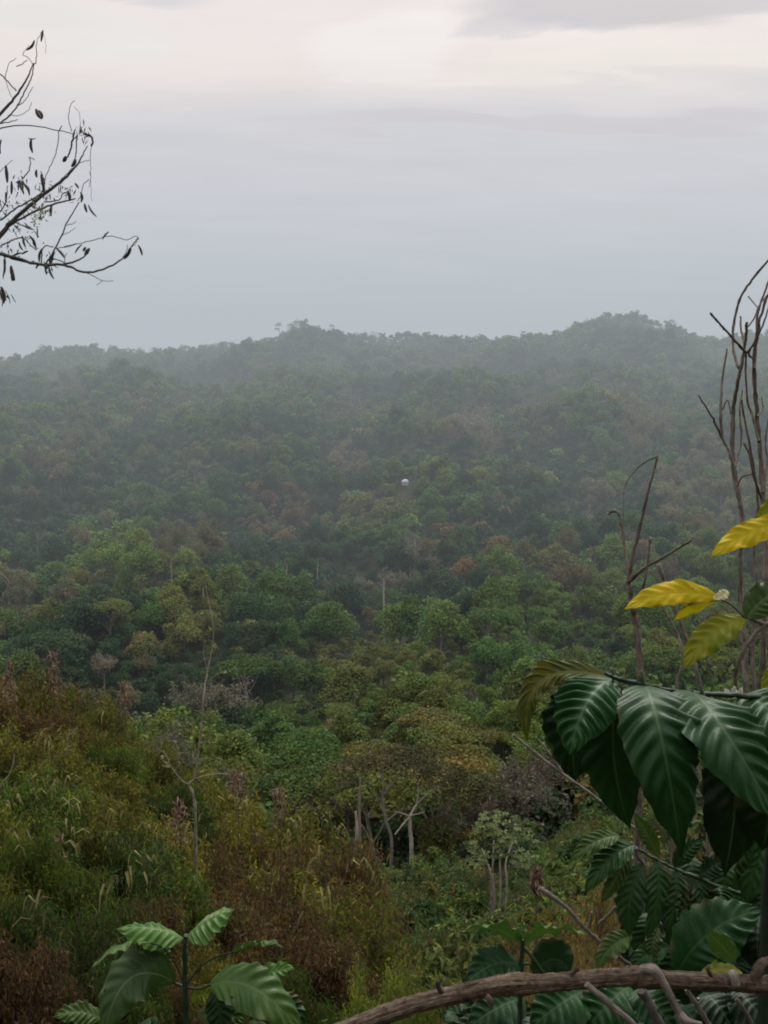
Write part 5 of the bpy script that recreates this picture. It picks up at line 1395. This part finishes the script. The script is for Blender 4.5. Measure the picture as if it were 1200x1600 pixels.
# cloud sheets: noise on the direction projected onto a layer overhead
dz = N.new('ShaderNodeMath'); dz.operation = 'ADD'; dz.inputs[1].default_value = .16; L.new(sx.outputs[2], dz.inputs[0])
def div(a):
    d = N.new('ShaderNodeMath'); d.operation = 'DIVIDE'; L.new(a, d.inputs[0]); L.new(dz.outputs[0], d.inputs[1]); return d.outputs[0]
cx = N.new('ShaderNodeCombineXYZ'); L.new(div(sx.outputs[0]), cx.inputs[0]); L.new(div(sx.outputs[1]), cx.inputs[1])
n1 = N.new('ShaderNodeTexNoise'); n1.inputs['Scale'].default_value = 1.3; n1.inputs['Detail'].default_value = 7; n1.inputs['Roughness'].default_value = .55; n1.inputs['Distortion'].default_value = .35
mpn = N.new('ShaderNodeMapping'); mpn.inputs['Scale'].default_value = (.8, 2.4, 1); mpn.inputs['Location'].default_value = (3.1, .45, 0)
L.new(cx.outputs[0], mpn.inputs[0]); L.new(mpn.outputs[0], n1.inputs['Vector'])
# let the noise bend the height at which the bands lie
wob = N.new('ShaderNodeMath'); wob.operation = 'MULTIPLY_ADD'; wob.inputs[1].default_value = .10; wob.inputs[2].default_value = -.05; L.new(n1.outputs[0], wob.inputs[0])
hz = N.new('ShaderNodeMath'); hz.operation = 'ADD'; L.new(sx.outputs[2], hz.inputs[0]); L.new(wob.outputs[0], hz.inputs[1])
L.new(hz.outputs[0], ramp.inputs[0])
# one darker grey cloud bank high on the right, ragged edge
def blob(azx, el, sx_, sz_):
    a = N.new('ShaderNodeMath'); a.operation = 'SUBTRACT'; a.inputs[1].default_value = azx; L.new(sx.outputs[0], a.inputs[0])
    a2 = N.new('ShaderNodeMath'); a2.operation = 'DIVIDE'; a2.inputs[1].default_value = sx_; L.new(a.outputs[0], a2.inputs[0])
    b_ = N.new('ShaderNodeMath'); b_.operation = 'SUBTRACT'; b_.inputs[1].default_value = el; L.new(hz.outputs[0], b_.inputs[0])
    b2 = N.new('ShaderNodeMath'); b2.operation = 'DIVIDE'; b2.inputs[1].default_value = sz_; L.new(b_.outputs[0], b2.inputs[0])
    p1 = N.new('ShaderNodeMath'); p1.operation = 'POWER'; p1.inputs[1].default_value = 2; L.new(a2.outputs[0], p1.inputs[0])
    p2 = N.new('ShaderNodeMath'); p2.operation = 'MULTIPLY_ADD'; L.new(b2.outputs[0], p2.inputs[0]); L.new(b2.outputs[0], p2.inputs[1]); L.new(p1.outputs[0], p2.inputs[2])
    q = N.new('ShaderNodeMapRange'); q.interpolation_type = 'SMOOTHSTEP'; q.inputs[1].default_value = .45; q.inputs[2].default_value = 1.4; q.inputs[3].default_value = 1; q.inputs[4].default_value = 0
    L.new(p2.outputs[0], q.inputs[0]); return q.outputs[0]
cur = ramp.outputs[0]
for (bx, el, s1, s2, colr, amt) in [(.0, .295, .07, .022, (252, 244, 241), .85), (.22, .311, .15, .021, (214, 208, 210), 1.0), (.12, .296, .06, .009, (209, 205, 211), .6), (-.27, .324, .12, .010, (216, 214, 217), .8), (.24, .270, .24, .010, (248, 239, 232), .85), (.2, .222, .3, .010, (210, 203, 207), .5), (-.25, .296, .08, .014, (242, 239, 234), .6)]:
    mx = N.new('ShaderNodeMix'); mx.data_type = 'RGBA'
    mm = N.new('ShaderNodeMath'); mm.operation = 'MULTIPLY'; mm.inputs[1].default_value = amt; L.new(blob(bx, el, s1, s2), mm.inputs[0])
    L.new(mm.outputs[0], mx.inputs[0]); L.new(cur, mx.inputs[6]); mx.inputs[7].default_value = srgb(*colr)
    cur = mx.outputs[2]
n2 = N.new('ShaderNodeTexNoise'); n2.inputs['Scale'].default_value = 3.2; n2.inputs['Detail'].default_value = 6; L.new(mpn.outputs[0], n2.inputs['Vector'])
vr = N.new('ShaderNodeMapRange'); vr.inputs[1].default_value = .3; vr.inputs[2].default_value = .7; vr.inputs[3].default_value = .965; vr.inputs[4].default_value = 1.035; L.new(n2.outputs[0], vr.inputs[0])
mu = N.new('ShaderNodeMix'); mu.data_type = 'RGBA'; mu.blend_type = 'MULTIPLY'; mu.inputs[0].default_value = 1
L.new(cur, mu.inputs[6]); L.new(vr.outputs[0], mu.inputs[7])
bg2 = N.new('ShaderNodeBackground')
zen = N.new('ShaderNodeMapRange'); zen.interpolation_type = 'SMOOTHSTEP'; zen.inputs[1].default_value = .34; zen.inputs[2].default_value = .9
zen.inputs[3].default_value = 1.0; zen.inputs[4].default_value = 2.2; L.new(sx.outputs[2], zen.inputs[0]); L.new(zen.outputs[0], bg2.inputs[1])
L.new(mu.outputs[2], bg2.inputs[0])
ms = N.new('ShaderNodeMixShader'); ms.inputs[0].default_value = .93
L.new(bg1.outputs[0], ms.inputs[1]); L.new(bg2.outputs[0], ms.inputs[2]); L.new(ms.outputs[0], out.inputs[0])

sun = bpy.data.lights.new('sun', 'SUN'); sun.energy = 2.4; sun.angle = R(16); sun.color = (1, .96, .9)
so = bpy.data.objects.new('sun', sun); col.objects.link(so)
dv = Vector((math.sin(SUN_AZ) * math.cos(SUN_EL), math.cos(SUN_AZ) * math.cos(SUN_EL), math.sin(SUN_EL)))
so.rotation_euler = dv.to_track_quat('Z', 'Y').to_euler()

# ------------------------------------------------------------------ render settings
scene.view_settings.view_transform = 'Standard'; scene.view_settings.look = 'None'
scene.view_settings.exposure = 0; scene.view_settings.gamma = 1
scene.render.engine = 'CYCLES'
cy = scene.cycles
cy.max_bounces = 5; cy.diffuse_bounces = 3; cy.glossy_bounces = 2; cy.transmission_bounces = 3; cy.transparent_max_bounces = 8; cy.volume_bounces = 0
cy.filter_width = 1.9
try:
    cy.use_denoising = True; cy.denoiser = 'OPENIMAGEDENOISE'
except Exception as ex:
    print('no denoiser', ex)
